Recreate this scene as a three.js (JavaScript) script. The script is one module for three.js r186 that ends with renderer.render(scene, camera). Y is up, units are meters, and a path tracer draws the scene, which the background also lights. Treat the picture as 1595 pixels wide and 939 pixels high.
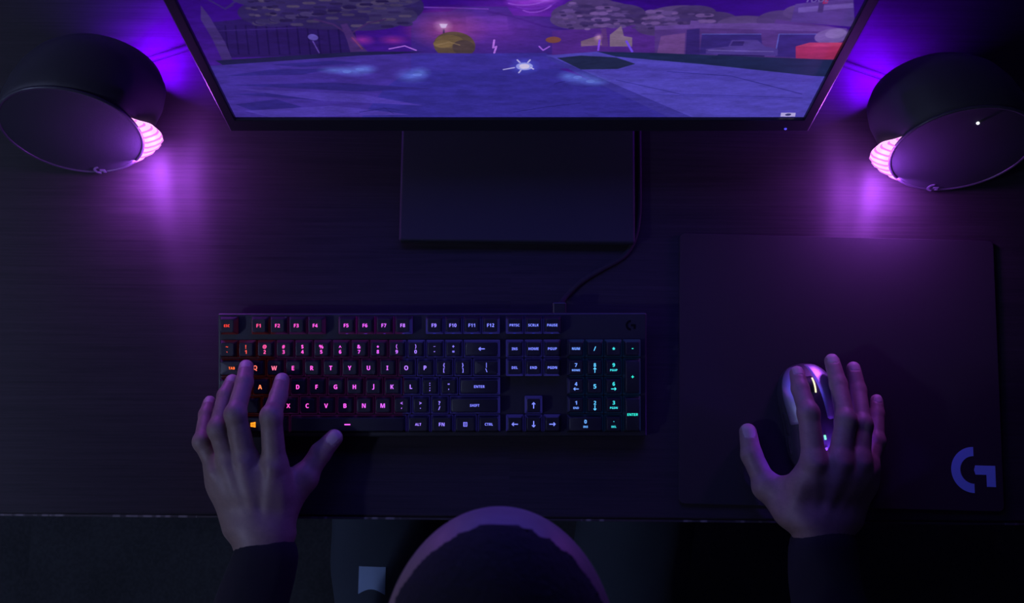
import * as THREE from 'three';
import { FontLoader } from 'three/addons/loaders/FontLoader.js';
import { RectAreaLightUniformsLib } from 'three/addons/lights/RectAreaLightUniformsLib.js';
import { RoundedBoxGeometry } from 'three/addons/geometries/RoundedBoxGeometry.js';
import { mergeGeometries, mergeVertices, toCreasedNormals } from 'three/addons/utils/BufferGeometryUtils.js';

// ---------------------------------------------------------------- camera, light, exposure
const scene = new THREE.Scene();
scene.background = new THREE.Color(0x000000);
const camera = new THREE.PerspectiveCamera(32.72, 1595 / 939, 0.05, 20);
camera.position.set(0, 1.817, 0.15);
camera.up.set(0, 0, -1);
camera.lookAt(0, 0.75, 0);
camera.focus = 1.05;
camera.userData.fStop = 8;
scene.add(camera);
const renderer = new THREE.WebGLRenderer({ antialias: true });
renderer.toneMapping = THREE.LinearToneMapping;
renderer.toneMappingExposure = 1;
renderer.shadowMap.enabled = true;
RectAreaLightUniformsLib.init();

// strengths of the lamps the room has; each lamp is built further down
const ROOM_LAMP = { color: [0.46, 0.54, 1.0], power: 1.75 };
const SCREEN_LIGHT = { color: [0.11, 0.09, 1.0], power: 2.6 };
const SPEAKER_FRONT = { color: [0.48, 0.09, 1.0], power: 140 };
const SPEAKER_REAR = { color: [0.16, 0.0, 1.0], power: 520 };

// ---------------------------------------------------------------- helpers
const DESK = 0.75;
const col = (r, g, b) => new THREE.Color().setRGB(r, g, b);
function rng(seed) { let a = seed >>> 0; return () => { a = (a + 0x6D2B79F5) | 0; let t = Math.imul(a ^ (a >>> 15), 1 | a); t = (t + Math.imul(t ^ (t >>> 7), 61 | t)) ^ t; return ((t ^ (t >>> 14)) >>> 0) / 4294967296; }; }
function hash(x, y, s) { let h = Math.imul(x, 374761393) ^ Math.imul(y, 668265263) ^ Math.imul(s, 1274126177); h = Math.imul(h ^ (h >>> 13), 1274126177); return ((h ^ (h >>> 16)) >>> 0) / 4294967296; }
function vnoise(x, y, s) {
  const xi = Math.floor(x), yi = Math.floor(y), fx = x - xi, fy = y - yi, u = fx * fx * (3 - 2 * fx), v = fy * fy * (3 - 2 * fy);
  return (hash(xi, yi, s) * (1 - u) + hash(xi + 1, yi, s) * u) * (1 - v) + (hash(xi, yi + 1, s) * (1 - u) + hash(xi + 1, yi + 1, s) * u) * v;
}
const used = new Map();
function numbered(name) { const n = used.get(name) || 0; used.set(name, n + 1); return n ? `${name}_${String(n).padStart(3, '0')}` : name; }
function shadowed(o) { o.castShadow = true; o.receiveShadow = true; return o; }
function mesh(name, geometry, material, parent) { const m = shadowed(new THREE.Mesh(geometry, material)); m.name = name; if (parent) parent.add(m); return m; }
function thing(name, label, category, p = [0, 0, 0], turn = 0, group) {
  const o = new THREE.Group(); o.name = numbered(name); scene.add(o); o.position.set(...p); o.rotation.y = turn;
  o.userData = { label, category }; if (group) o.userData.group = group; return o;
}
function struct(name, geometry, material, label) { const m = mesh(name, geometry, material, scene); m.userData = { kind: 'structure', label, category: name.split('_')[0] }; return m; }
const box = (w, h, d, x = 0, y = 0, z = 0, r = 0) => { const g = r ? new RoundedBoxGeometry(w, h, d, 3, r) : new THREE.BoxGeometry(w, h, d); return g.translate(x, y, z); };
const tube = (pts, r, seg = 60, rs = 10) => new THREE.TubeGeometry(new THREE.CatmullRomCurve3(pts.map((p) => new THREE.Vector3(...p))), seg, r, rs);
const std = (c, roughness = 0.6, extra = {}) => new THREE.MeshStandardMaterial({ color: Array.isArray(c) ? col(...c) : c, roughness, ...extra });
const phys = (c, roughness = 0.6, extra = {}) => new THREE.MeshPhysicalMaterial({ color: Array.isArray(c) ? col(...c) : c, roughness, ...extra });
const glowMat = (c, k = 1) => new THREE.MeshStandardMaterial({ color: 0x050505, roughness: 0.5, emissive: col(...c), emissiveIntensity: k });
function dataTex(w, h, fn, srgb) {
  const d = new Uint8Array(w * h * 4);
  for (let y = 0; y < h; y++) for (let x = 0; x < w; x++) { const c = fn(x, y), i = (y * w + x) * 4; d[i] = c[0]; d[i + 1] = c[1]; d[i + 2] = c[2]; d[i + 3] = 255; }
  const t = new THREE.DataTexture(d, w, h, THREE.RGBAFormat); t.magFilter = THREE.LinearFilter; t.minFilter = THREE.LinearMipmapLinearFilter; t.generateMipmaps = true;
  t.wrapS = t.wrapT = THREE.RepeatWrapping; if (srgb) t.colorSpace = THREE.SRGBColorSpace; t.needsUpdate = true; return t;
}
function uvPlanar(g, ax, ay, sx = 1, sy = 1) {   // uv in metres along two axes
  const p = g.attributes.position, uv = new Float32Array(p.count * 2);
  for (let i = 0; i < p.count; i++) { uv[2 * i] = p.getComponent(i, ax) * sx; uv[2 * i + 1] = p.getComponent(i, ay) * sy; }
  g.setAttribute('uv', new THREE.BufferAttribute(uv, 2)); return g;
}
function gridGeo(rows, cols, fn, closed) {   // fn(i, j) -> [x, y, z]; closed wraps j
  const p = [], idx = [], n = closed ? cols : cols - 1;
  for (let i = 0; i < rows; i++) for (let j = 0; j < cols; j++) p.push(...fn(i, j));
  for (let i = 0; i < rows - 1; i++) for (let j = 0; j < n; j++) { const a = i * cols + j, b = i * cols + (j + 1) % cols, c = a + cols, d = b + cols; idx.push(a, b, c, b, d, c); }
  const g = new THREE.BufferGeometry(); g.setAttribute('position', new THREE.Float32BufferAttribute(p, 3)); g.setIndex(idx); g.computeVertexNormals(); return g;
}
function rectLight(c, power, w, h, pos, target, parent = scene) {
  const l = new THREE.RectAreaLight(col(...c), power, w, h); l.position.set(...pos); parent.add(l); l.updateMatrixWorld(true);
  const t = new THREE.Vector3(...target); if (parent !== scene) parent.localToWorld(t); l.lookAt(t); return l;
}
// distance fields -> one smooth skin (naive surface nets)
const smin = (a, b, k) => { const h = Math.max(k - Math.abs(a - b), 0) / k; return Math.min(a, b) - h * h * k * 0.25; };
function cap(a, b, ra, rb) {
  const bx = b[0] - a[0], by = b[1] - a[1], bz = b[2] - a[2], l2 = bx * bx + by * by + bz * bz || 1e-9;
  return (x, y, z) => { const px = x - a[0], py = y - a[1], pz = z - a[2]; let t = (px * bx + py * by + pz * bz) / l2; t = t < 0 ? 0 : t > 1 ? 1 : t; const dx = px - bx * t, dy = py - by * t, dz = pz - bz * t; return Math.sqrt(dx * dx + dy * dy + dz * dz) - (ra + (rb - ra) * t); };
}
function ell(c, r) { return (x, y, z) => { const px = x - c[0], py = y - c[1], pz = z - c[2]; const k0 = Math.hypot(px / r[0], py / r[1], pz / r[2]), k1 = Math.hypot(px / (r[0] * r[0]), py / (r[1] * r[1]), pz / (r[2] * r[2])); return k1 < 1e-9 ? -Math.min(...r) : k0 * (k0 - 1) / k1; }; }
function skin(sdf, lo, hi, cell) {
  const n = [0, 1, 2].map((k) => Math.ceil((hi[k] - lo[k]) / cell) + 1), [nx, ny, nz] = n, f = new Float32Array(nx * ny * nz);
  const at = (i, j, k) => (k * ny + j) * nx + i;
  for (let k = 0; k < nz; k++) for (let j = 0; j < ny; j++) for (let i = 0; i < nx; i++) f[at(i, j, k)] = sdf(lo[0] + i * cell, lo[1] + j * cell, lo[2] + k * cell);
  const id = new Int32Array(nx * ny * nz).fill(-1), pos = [], idx = [];
  for (let k = 0; k < nz - 1; k++) for (let j = 0; j < ny - 1; j++) for (let i = 0; i < nx - 1; i++) {
    let m = 0; const v = [];
    for (let c = 0; c < 8; c++) { const q = f[at(i + (c & 1), j + ((c >> 1) & 1), k + (c >> 2))]; v.push(q); if (q < 0) m |= 1 << c; }
    if (m === 0 || m === 255) continue;
    let sx = 0, sy = 0, sz = 0, cnt = 0;
    for (let c = 0; c < 8; c++) for (const b of [1, 2, 4]) { if (c & b) continue; const e = c | b; if ((v[c] < 0) === (v[e] < 0)) continue; const t = v[c] / (v[c] - v[e]); sx += (c & 1) + (b === 1 ? t : 0); sy += ((c >> 1) & 1) + (b === 2 ? t : 0); sz += (c >> 2) + (b === 4 ? t : 0); cnt++; }
    id[at(i, j, k)] = pos.length / 3; pos.push(lo[0] + (i + sx / cnt) * cell, lo[1] + (j + sy / cnt) * cell, lo[2] + (k + sz / cnt) * cell);
  }
  const quad = (a, b, c, d, flip) => { if (a < 0 || b < 0 || c < 0 || d < 0) return; if (flip) idx.push(a, c, b, a, d, c); else idx.push(a, b, c, a, c, d); };
  for (let k = 1; k < nz - 1; k++) for (let j = 1; j < ny - 1; j++) for (let i = 1; i < nx - 1; i++) {
    const s = f[at(i, j, k)] < 0;
    if (s !== f[at(i + 1, j, k)] < 0) quad(id[at(i, j - 1, k - 1)], id[at(i, j, k - 1)], id[at(i, j, k)], id[at(i, j - 1, k)], !s);
    if (s !== f[at(i, j + 1, k)] < 0) quad(id[at(i - 1, j, k - 1)], id[at(i - 1, j, k)], id[at(i, j, k)], id[at(i, j, k - 1)], !s);
    if (s !== f[at(i, j, k + 1)] < 0) quad(id[at(i - 1, j - 1, k)], id[at(i, j - 1, k)], id[at(i, j, k)], id[at(i - 1, j, k)], !s);
  }
  const nor = new Float32Array(pos.length), e = cell * 0.6;
  for (let i = 0; i < pos.length; i += 3) { const x = pos[i], y = pos[i + 1], z = pos[i + 2]; const a = sdf(x + e, y, z) - sdf(x - e, y, z), b = sdf(x, y + e, z) - sdf(x, y - e, z), c = sdf(x, y, z + e) - sdf(x, y, z - e), l = Math.hypot(a, b, c) || 1; nor[i] = a / l; nor[i + 1] = b / l; nor[i + 2] = c / l; }
  const g = new THREE.BufferGeometry(); g.setAttribute('position', new THREE.Float32BufferAttribute(pos, 3)); g.setAttribute('normal', new THREE.BufferAttribute(nor, 3)); g.setIndex(idx); return g;
}
function paint(g, fn) { const p = g.attributes.position, c = new Float32Array(p.count * 3); for (let i = 0; i < p.count; i++) c.set(fn(p.getX(i), p.getY(i), p.getZ(i)), 3 * i); g.setAttribute('color', new THREE.BufferAttribute(c, 3)); return g; }
// the headset maker's mark: a half ring and an angled bar, one unit wide
function markShapes() {
  const a = new THREE.Shape(); a.absarc(0, 0, 0.5, Math.PI / 2, Math.PI * 1.5, false); a.lineTo(0, -0.3); a.absarc(0, 0, 0.3, Math.PI * 1.5, Math.PI / 2, true); a.closePath();
  const b = new THREE.Shape(); for (const [x, y] of [[0.03, 0.1], [0.47, 0.1], [0.47, -0.36], [0.27, -0.36], [0.27, -0.1], [0.03, -0.1]]) b.lineTo(x, y); b.closePath();
  return [a, b];
}
const markGeo = (size, depth) => new THREE.ExtrudeGeometry(markShapes(), { depth, bevelEnabled: false, curveSegments: 24 }).scale(size, size, 1);

// ---------------------------------------------------------------- materials
const grainTex = dataTex(2048, 1024, (x, y) => {
  const w = y + 8 * vnoise(x / 420, y / 160, 3);
  const g = 0.5 * vnoise(x / 120, w / 1.1, 5) + 0.3 * vnoise(x / 60, w / 2.4, 6) + 0.2 * vnoise(x / 300, w / 30, 7) + 0.2 * (vnoise(x / 12, y / 1.1, 8) - 0.5);
  const v = Math.max(0, Math.min(1, g));
  return [38 + 18 * v, 35 + 16 * v, 38 + 17 * v];
}, true);
const grainBump = dataTex(2048, 1024, (x, y) => {
  const w = y + 8 * vnoise(x / 420, y / 160, 3);
  const v = 255 * Math.max(0, Math.min(1, 0.5 * vnoise(x / 120, w / 1.1, 5) + 0.35 * vnoise(x / 60, w / 2.4, 6) + 0.15 * vnoise(x / 10, y / 1.1, 8)));
  return [v, v, v];
});
const woodMat = phys([1, 1, 1], 0.56, { map: grainTex, bumpMap: grainBump, bumpScale: 0.00008, specularIntensity: 0.4, anisotropy: 0.9, anisotropyRotation: Math.PI / 2 });
const speck = dataTex(512, 512, (x, y) => { const v = 90 + 150 * (0.6 * hash(x, y, 11) + 0.4 * vnoise(x / 3, y / 3, 12)); return [v, v, v]; });
const weave = dataTex(256, 256, (x, y) => { const v = 128 + 90 * Math.sin(x * Math.PI / 4) * Math.sin(y * Math.PI / 4) + 30 * (hash(x, y, 4) - 0.5); return [v, v, v]; });
const weaveRep = (r) => { const t = weave.clone(); t.repeat.set(r, r); t.needsUpdate = true; return t; };
const blackPlastic = std([0.018, 0.018, 0.021], 0.42);
const satinPlastic = std([0.025, 0.025, 0.03], 0.5);
const basePlastic = std([0.014, 0.015, 0.018], 0.75);
const speckMap = speck.clone(); speckMap.repeat.set(8, 8); speckMap.needsUpdate = true;

// ---------------------------------------------------------------- the room
const wallMat = std([0.55, 0.57, 0.62], 0.9);
const floorTex = dataTex(512, 512, (x, y) => { const v = 0.55 * vnoise(x / 2, y / 2, 21) + 0.45 * vnoise(x / 40, y / 40, 22); return [31 + 26 * v, 34 + 28 * v, 36 + 28 * v]; }, true);
floorTex.repeat.set(1.2, 1.2);
struct('floor', uvPlanar(box(5.2, 0.1, 5.0, 0, -0.05, 1.3), 0, 2), std([1, 1, 1], 0.95, { map: floorTex }), 'dark grey carpeted floor below the front of the desk');
struct('ceiling', box(5.2, 0.1, 5.0, 0, 2.65, 1.3), std([0.75, 0.75, 0.76], 0.9), 'plain pale ceiling over the dark room');
struct('wall_back', box(5.2, 2.6, 0.1, 0, 1.3, -0.72), wallMat, 'plain painted wall behind the desk');
struct('wall_front', box(5.2, 2.6, 0.1, 0, 1.3, 3.75), wallMat, 'plain painted wall behind the seated person');
struct('wall_left', box(0.1, 2.6, 4.37, -2.55, 1.3, 1.515), wallMat, 'plain painted wall on the left');
struct('wall_right', box(0.1, 2.6, 4.37, 2.55, 1.3, 1.515), wallMat, 'plain painted wall on the right');

// floor lamp to the left of the desk: the only room light, dimmed
{
  const t = thing('floor_lamp', 'dim floor lamp with wide cone shade standing left of the desk', 'lamp', [-1.35, 0, 0.5]);
  mesh('base', new THREE.CylinderGeometry(0.14, 0.15, 0.025, 40).translate(0, 0.0125, 0), satinPlastic, t);
  mesh('pole', new THREE.CylinderGeometry(0.011, 0.011, 1.78, 16).translate(0, 0.91, 0), satinPlastic, t);
  const pts = [[0.075, 1.93], [0.20, 1.74], [0.198, 1.738], [0.072, 1.928], [0.075, 1.93]].map(([x, y]) => new THREE.Vector2(x, y));
  mesh('lamp_shade', new THREE.LatheGeometry(pts, 48), phys([0.5, 0.5, 0.52], 0.95, { transmission: 0.3, thickness: 0, side: THREE.DoubleSide }), t);
  const bulb = mesh('bulb', new THREE.SphereGeometry(0.035, 20, 14).translate(0, 1.81, 0), glowMat(ROOM_LAMP.color, 1.2), t);
  const l = new THREE.PointLight(col(...ROOM_LAMP.color), ROOM_LAMP.power); l.position.set(0, 1.81, 0); l.castShadow = true; l.shadow.radius = 2; t.add(l); void bulb;
}

// ---------------------------------------------------------------- desk
{
  const t = thing('desk', 'dark brown wooden desk with worn front edge', 'desk', [0, 0, -0.14], -0.009);
  const top = box(1.84, 0.034, 0.722, 0, DESK - 0.017, 0.002, 0.003); uvPlanar(top, 0, 2, 1 / 1.7, 1 / 0.85);
  mesh('desk_top', top, woodMat, t);
  const chip = dataTex(2048, 8, (x, y) => {
    const n = vnoise(x / 30, 0.5, 31), m = vnoise(x / 5, y / 2, 32), left = x > 1450 && x < 1712 ? 0.2 : -0.03; const c = n + left > 0.56 && m > 0.47;
    return c ? [70 + 46 * m, 68 + 42 * m, 66 + 40 * m] : [38, 33, 33];
  }, true);
  const edge = box(1.838, 0.03, 0.0022, 0, DESK - 0.0148, 0.3642); uvPlanar(edge, 0, 1, 1 / 1.84, 30);
  mesh('edge_band', edge, std([1, 1, 1], 0.7, { map: chip }), t);
  for (const [x, z] of [[-0.86, -0.3], [0.86, -0.3], [-0.86, 0.3], [0.86, 0.3]]) mesh('leg', box(0.05, DESK - 0.034, 0.05, x, (DESK - 0.034) / 2, z, 0.004), blackPlastic, t);
  mesh('apron', box(1.66, 0.07, 0.02, 0, DESK - 0.07, -0.3), blackPlastic, t);
}

// ---------------------------------------------------------------- monitor
const SCREEN_ART = [
  ['g', '150,70,200',[994,499,235,211]],
  ['g', '190,95,150',[753,582,158,127]],
  ['p', '#543a94',[[638,609],[648,499],[757,490],[795,467],[921,467],[939,509],[1049,515],[1125,561],[1134,716],[628,710]]],
  ['p', '#6b4aa8',[[802,515],[921,509],[924,577],[803,583]]],
  ['l', '#8a5ac0',[[650,469],[759,472],[867,478]],5],
  ['g', '200,110,240',[996,435,93,46]],
  ['g', '190,90,235',[961,449,53,23]],
  ['g', '215,140,250',[1028,437,43,17]],
  ['l', '#9a55d4',[[907,431],[923,436],[938,439],[954,440],[969,438],[985,435],[1001,429],[1016,421],[1031,411]],4],
  ['l', '#b677e6',[[925,452],[940,457],[954,460],[969,460],[984,459],[999,455],[1014,449],[1028,441],[1042,431]],4],
  ['l', '#8f4ccc',[[950,469],[964,475],[977,478],[991,478],[1004,477],[1018,473],[1031,467],[1044,459],[1057,448]],4],
  ['l', '#9a55d4',[[939,426],[957,431],[975,433],[993,434],[1010,433],[1028,429],[1046,423],[1063,415],[1080,405]],4],
  ['l', '#b677e6',[[966,484],[976,490],[986,493],[996,493],[1006,492],[1016,488],[1026,482],[1036,473],[1045,463]],4],
  ['l', '#4a2c88',[[867,490],[939,515],[1032,564],[1126,583]],7],
  ['g', '150,80,190',[865,577,242,146]],
  ['g', '205,110,150',[744,575,130,114]],
  ['p', '#3c2a70',[[42,546],[263,509],[477,521],[474,703],[51,723],[53,609]]],
  ['l', '#2f2160',[[104,558],[76,703]],5],
  ['l', '#2f2160',[[134,558],[107,703]],5],
  ['l', '#2f2160',[[163,558],[138,703]],5],
  ['l', '#2f2160',[[193,558],[169,703]],5],
  ['l', '#2f2160',[[223,558],[200,703]],5],
  ['l', '#2f2160',[[252,558],[231,703]],5],
  ['l', '#2f2160',[[282,558],[262,703]],5],
  ['l', '#2f2160',[[312,558],[293,703]],5],
  ['l', '#2f2160',[[341,558],[324,703]],5],
  ['l', '#2f2160',[[371,558],[355,703]],5],
  ['l', '#2f2160',[[401,558],[386,703]],5],
  ['l', '#2f2160',[[431,558],[417,703]],5],
  ['l', '#2f2160',[[460,558],[448,703]],5],
  ['l', '#4d3a86',[[78,583],[466,558]],4],
  ['p', '#5a4788',[[61,461],[71,515],[82,642],[80,737],[49,737],[49,622],[42,527]]],
  ['l', '#4a3a80',[[82,426],[125,478],[176,431]],6],
  ['l', '#4a3a80',[[125,478],[151,461]],4],
  ['e', '#433870',[246,503,91,60]],
  ['e', '#4a4076',[345,462,144,76]],
  ['e', '#514a74',[470,469,163,94]],
  ['e', '#433870',[579,463,108,83]],
  ['e', '#4a4076',[498,527,132,55]],
  ['e', '#514a74',[592,509,73,48]],
  ['e', '#433870',[399,516,128,61]],
  ['e', '#4a4076',[315,432,161,46]],
  ['e', '#514a74',[557,426,124,46]],
  ['e', '#574f78',[226,431,20,11]],
  ['e', '#3d3368',[329,518,20,12]],
  ['e', '#615a74',[457,484,20,12]],
  ['e', '#4b4470',[582,452,20,12]],
  ['e', '#574f78',[243,539,21,12]],
  ['e', '#3d3368',[373,505,20,12]],
  ['e', '#615a74',[500,472,20,11]],
  ['e', '#4b4470',[625,440,19,12]],
  ['e', '#574f78',[288,527,21,12]],
  ['e', '#3d3368',[417,493,20,12]],
  ['e', '#615a74',[543,460,20,11]],
  ['e', '#4b4470',[203,548,20,12]],
  ['e', '#574f78',[333,514,20,12]],
  ['e', '#3d3368',[461,481,20,12]],
  ['e', '#615a74',[586,449,20,12]],
  ['e', '#4b4470',[248,536,20,12]],
  ['e', '#574f78',[377,502,20,12]],
  ['e', '#3d3368',[504,469,20,11]],
  ['e', '#615a74',[628,437,20,11]],
  ['e', '#4b4470',[293,524,20,12]],
  ['e', '#574f78',[421,490,20,12]],
  ['e', '#3d3368',[547,457,20,11]],
  ['e', '#615a74',[207,545,20,12]],
  ['e', '#4b4470',[337,511,20,12]],
  ['e', '#574f78',[465,478,20,11]],
  ['e', '#3d3368',[590,446,20,12]],
  ['e', '#615a74',[252,533,20,12]],
  ['e', '#4b4470',[382,499,20,12]],
  ['e', '#574f78',[508,466,20,11]],
  ['e', '#3d3368',[632,434,20,11]],
  ['e', '#615a74',[297,521,20,12]],
  ['e', '#4b4470',[425,487,20,12]],
  ['e', '#574f78',[551,455,20,12]],
  ['e', '#3d3368',[211,542,21,12]],
  ['e', '#615a74',[342,508,20,12]],
  ['e', '#4b4470',[469,475,20,11]],
  ['e', '#574f78',[594,443,19,12]],
  ['e', '#3d3368',[257,530,20,12]],
  ['e', '#615a74',[386,496,20,12]],
  ['e', '#4b4470',[512,463,20,11]],
  ['e', '#574f78',[636,431,20,11]],
  ['e', '#3d3368',[301,518,21,12]],
  ['e', '#615a74',[430,484,20,12]],
  ['e', '#4b4470',[555,452,20,12]],
  ['e', '#574f78',[216,539,20,12]],
  ['e', '#3d3368',[346,505,20,12]],
  ['e', '#615a74',[473,472,20,11]],
  ['e', '#4b4470',[598,440,19,12]],
  ['e', '#574f78',[261,527,20,12]],
  ['e', '#3d3368',[390,493,20,12]],
  ['e', '#615a74',[516,460,20,11]],
  ['e', '#4b4470',[628,548,21,12]],
  ['e', '#574f78',[306,514,20,12]],
  ['e', '#3d3368',[434,481,20,12]],
  ['e', '#615a74',[559,449,20,12]],
  ['e', '#4b4470',[220,536,20,12]],
  ['e', '#574f78',[350,502,20,12]],
  ['e', '#3d3368',[477,469,20,11]],
  ['e', '#615a74',[602,437,19,11]],
  ['e', '#4b4470',[265,524,20,12]],
  ['e', '#352b5a',[204,414,9,6]],
  ['e', '#5d5672',[353,536,10,7]],
  ['e', '#463c6c',[535,508,10,6]],
  ['e', '#6b6478',[254,475,10,6]],
  ['e', '#3d3462',[433,454,10,6]],
  ['e', '#352b5a',[610,428,9,6]],
  ['e', '#5d5672',[304,552,10,7]],
  ['e', '#463c6c',[487,524,11,7]],
  ['e', '#6b6478',[208,478,10,6]],
  ['e', '#3d3462',[385,469,10,6]],
  ['e', '#352b5a',[563,443,10,6]],
  ['e', '#5d5672',[286,417,10,6]],
  ['e', '#463c6c',[439,539,10,7]],
  ['e', '#6b6478',[621,511,10,6]],
  ['e', '#3d3462',[337,484,10,6]],
  ['e', '#352b5a',[517,457,10,6]],
  ['e', '#5d5672',[236,443,10,6]],
  ['e', '#463c6c',[390,555,10,7]],
  ['e', '#6b6478',[573,527,11,7]],
  ['e', '#3d3462',[289,499,10,6]],
  ['e', '#352b5a',[469,472,10,6]],
  ['e', '#5d5672',[647,445,10,6]],
  ['e', '#463c6c',[369,420,10,6]],
  ['e', '#6b6478',[525,542,11,6]],
  ['e', '#3d3462',[241,508,10,6]],
  ['e', '#352b5a',[422,487,10,6]],
  ['e', '#5d5672',[601,460,10,6]],
  ['e', '#463c6c',[322,434,10,6]],
  ['e', '#6b6478',[477,558,10,7]],
  ['e', '#3d3462',[195,511,10,6]],
  ['e', '#352b5a',[374,502,10,6]],
  ['e', '#5d5672',[554,475,10,6]],
  ['e', '#463c6c',[269,472,10,6]],
  ['e', '#6b6478',[452,422,10,6]],
  ['e', '#3d3462',[612,545,10,6]],
  ['e', '#352b5a',[325,517,10,6]],
  ['e', '#5d5672',[507,490,10,6]],
  ['e', '#463c6c',[223,475,10,6]],
  ['e', '#6b6478',[405,437,10,6]],
  ['e', '#3d3462',[564,561,10,7]],
  ['e', '#352b5a',[276,533,10,7]],
  ['e', '#5d5672',[459,505,10,6]],
  ['e', '#463c6c',[639,478,10,6]],
  ['e', '#6b6478',[358,451,10,6]],
  ['e', '#3d3462',[535,425,10,6]],
  ['e', '#352b5a',[251,440,10,6]],
  ['e', '#5d5672',[411,521,10,7]],
  ['e', '#463c6c',[592,493,10,6]],
  ['e', '#6b6478',[310,466,10,6]],
  ['e', '#3d3462',[489,440,10,6]],
  ['e', '#352b5a',[206,443,9,6]],
  ['e', '#5d5672',[362,536,10,7]],
  ['e', '#463c6c',[544,508,11,6]],
  ['e', '#6b6478',[256,505,10,6]],
  ['e', '#3d3462',[442,454,10,6]],
  ['e', '#352b5a',[619,428,9,6]],
  ['e', '#5d5672',[313,552,10,7]],
  ['e', '#463c6c',[497,524,10,7]],
  ['e', '#6b6478',[210,508,10,6]],
  ['e', '#3d3462',[394,469,10,6]],
  ['e', '#352b5a',[572,443,10,6]],
  ['e', '#5d5672',[295,417,10,6]],
  ['e', '#463c6c',[448,539,10,7]],
  ['e', '#6b6478',[630,511,10,6]],
  ['e', '#3d3462',[346,484,10,6]],
  ['e', '#352b5a',[526,457,10,6]],
  ['e', '#5d5672',[238,472,10,6]],
  ['e', '#463c6c',[400,555,10,7]],
  ['e', '#6b6478',[583,527,10,7]],
  ['e', '#3d3462',[298,499,10,6]],
  ['e', '#352b5a',[479,472,9,6]],
  ['e', '#5d5672',[192,475,10,6]],
  ['e', '#463c6c',[378,420,10,6]],
  ['e', '#6b6478',[535,542,10,6]],
  ['e', '#3d3462',[266,437,10,6]],
  ['e', '#352b5a',[431,487,10,6]],
  ['e', '#5d5672',[610,460,10,6]],
  ['e', '#463c6c',[331,434,10,6]],
  ['e', '#6b6478',[486,558,10,7]],
  ['e', '#3d3462',[221,440,9,6]],
  ['e', '#352b5a',[383,502,10,6]],
  ['e', '#5d5672',[563,475,10,6]],
  ['e', '#463c6c',[283,448,10,6]],
  ['e', '#6b6478',[461,422,10,6]],
  ['e', '#3d3462',[621,545,10,6]],
  ['e', '#352b5a',[334,517,10,6]],
  ['e', '#5d5672',[516,490,10,6]],
  ['e', '#463c6c',[225,505,10,6]],
  ['e', '#6b6478',[414,437,10,6]],
  ['e', '#3d3462',[573,561,10,7]],
  ['e', '#352b5a',[285,533,10,7]],
  ['e', '#5d5672',[468,505,10,6]],
  ['e', '#463c6c',[648,478,10,6]],
  ['e', '#6b6478',[367,451,10,6]],
  ['e', '#3d3462',[544,425,10,6]],
  ['e', '#352b5a',[253,469,10,6]],
  ['e', '#5d5672',[420,521,10,7]],
  ['e', '#463c6c',[601,493,10,6]],
  ['e', '#6b6478',[319,466,10,6]],
  ['e', '#3d3462',[498,440,9,6]],
  ['e', '#352b5a',[208,472,10,6]],
  ['e', '#5d5672',[371,536,11,7]],
  ['e', '#463c6c',[554,508,10,6]],
  ['e', '#6b6478',[271,481,10,6]],
  ['e', '#3d3462',[451,454,10,6]],
  ['e', '#352b5a',[627,428,10,6]],
  ['e', '#5d5672',[322,552,10,7]],
  ['e', '#463c6c',[506,524,10,7]],
  ['e', '#6b6478',[236,437,9,6]],
  ['e', '#3d3462',[403,469,10,6]],
  ['e', '#352b5a',[581,443,10,6]],
  ['e', '#5d5672',[304,417,10,6]],
  ['e', '#463c6c',[458,539,10,7]],
  ['e', '#6b6478',[639,511,10,6]],
  ['e', '#3d3462',[355,484,10,6]],
  ['e', '#352b5a',[535,457,10,6]],
  ['e', '#5d5672',[241,502,10,6]],
  ['e', '#463c6c',[409,555,10,7]],
  ['e', '#6b6478',[592,527,10,7]],
  ['e', '#3d3462',[307,499,10,6]],
  ['e', '#352b5a',[488,472,9,6]],
  ['e', '#5d5672',[194,505,10,6]],
  ['e', '#463c6c',[387,420,10,6]],
  ['e', '#6b6478',[544,542,10,6]],
  ['e', '#3d3462',[268,466,10,6]],
  ['e', '#352b5a',[440,487,10,6]],
  ['e', '#5d5672',[619,460,10,6]],
  ['e', '#463c6c',[340,434,9,6]],
  ['e', '#6b6478',[496,558,10,7]],
  ['e', '#3d3462',[223,469,10,6]],
  ['e', '#352b5a',[392,502,10,6]],
  ['e', '#5d5672',[572,475,10,6]],
  ['e', '#463c6c',[292,448,10,6]],
  ['e', '#6b6478',[470,422,10,6]],
  ['e', '#3d3462',[630,545,11,6]],
  ['e', '#352b5a',[344,517,10,6]],
  ['e', '#5d5672',[525,490,10,6]],
  ['e', '#463c6c',[250,434,10,6]],
  ['e', '#6b6478',[423,437,10,6]],
  ['e', '#3d3462',[582,561,11,7]],
  ['e', '#352b5a',[295,533,10,7]],
  ['e', '#5d5672',[477,505,10,6]],
  ['e', '#463c6c',[205,437,10,6]],
  ['e', '#6b6478',[376,451,10,6]],
  ['e', '#3d3462',[553,425,10,6]],
  ['e', '#352b5a',[256,499,10,6]],
  ['e', '#5d5672',[429,521,10,7]],
  ['e', '#463c6c',[610,493,10,6]],
  ['e', '#6b6478',[328,466,10,6]],
  ['e', '#3d3462',[507,440,9,6]],
  ['l', '#5a4078',[[463,616],[420,552],[369,527]],7],
  ['l', '#5a4078',[[462,596],[518,546],[572,527]],6],
  ['p', '#5e4480',[[439,552],[458,546],[476,629],[499,689],[447,696],[446,629]]],
  ['l', '#8a5a78',[[463,616],[485,675]],5],
  ['l', '#7d68b8',[[344,635],[352,696]],4],
  ['e', '#7f76c4',[348,615,15,16]],
  ['g', '200,80,170',[493,629,42,30]],
  ['g', '200,80,170',[583,629,49,30]],
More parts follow.
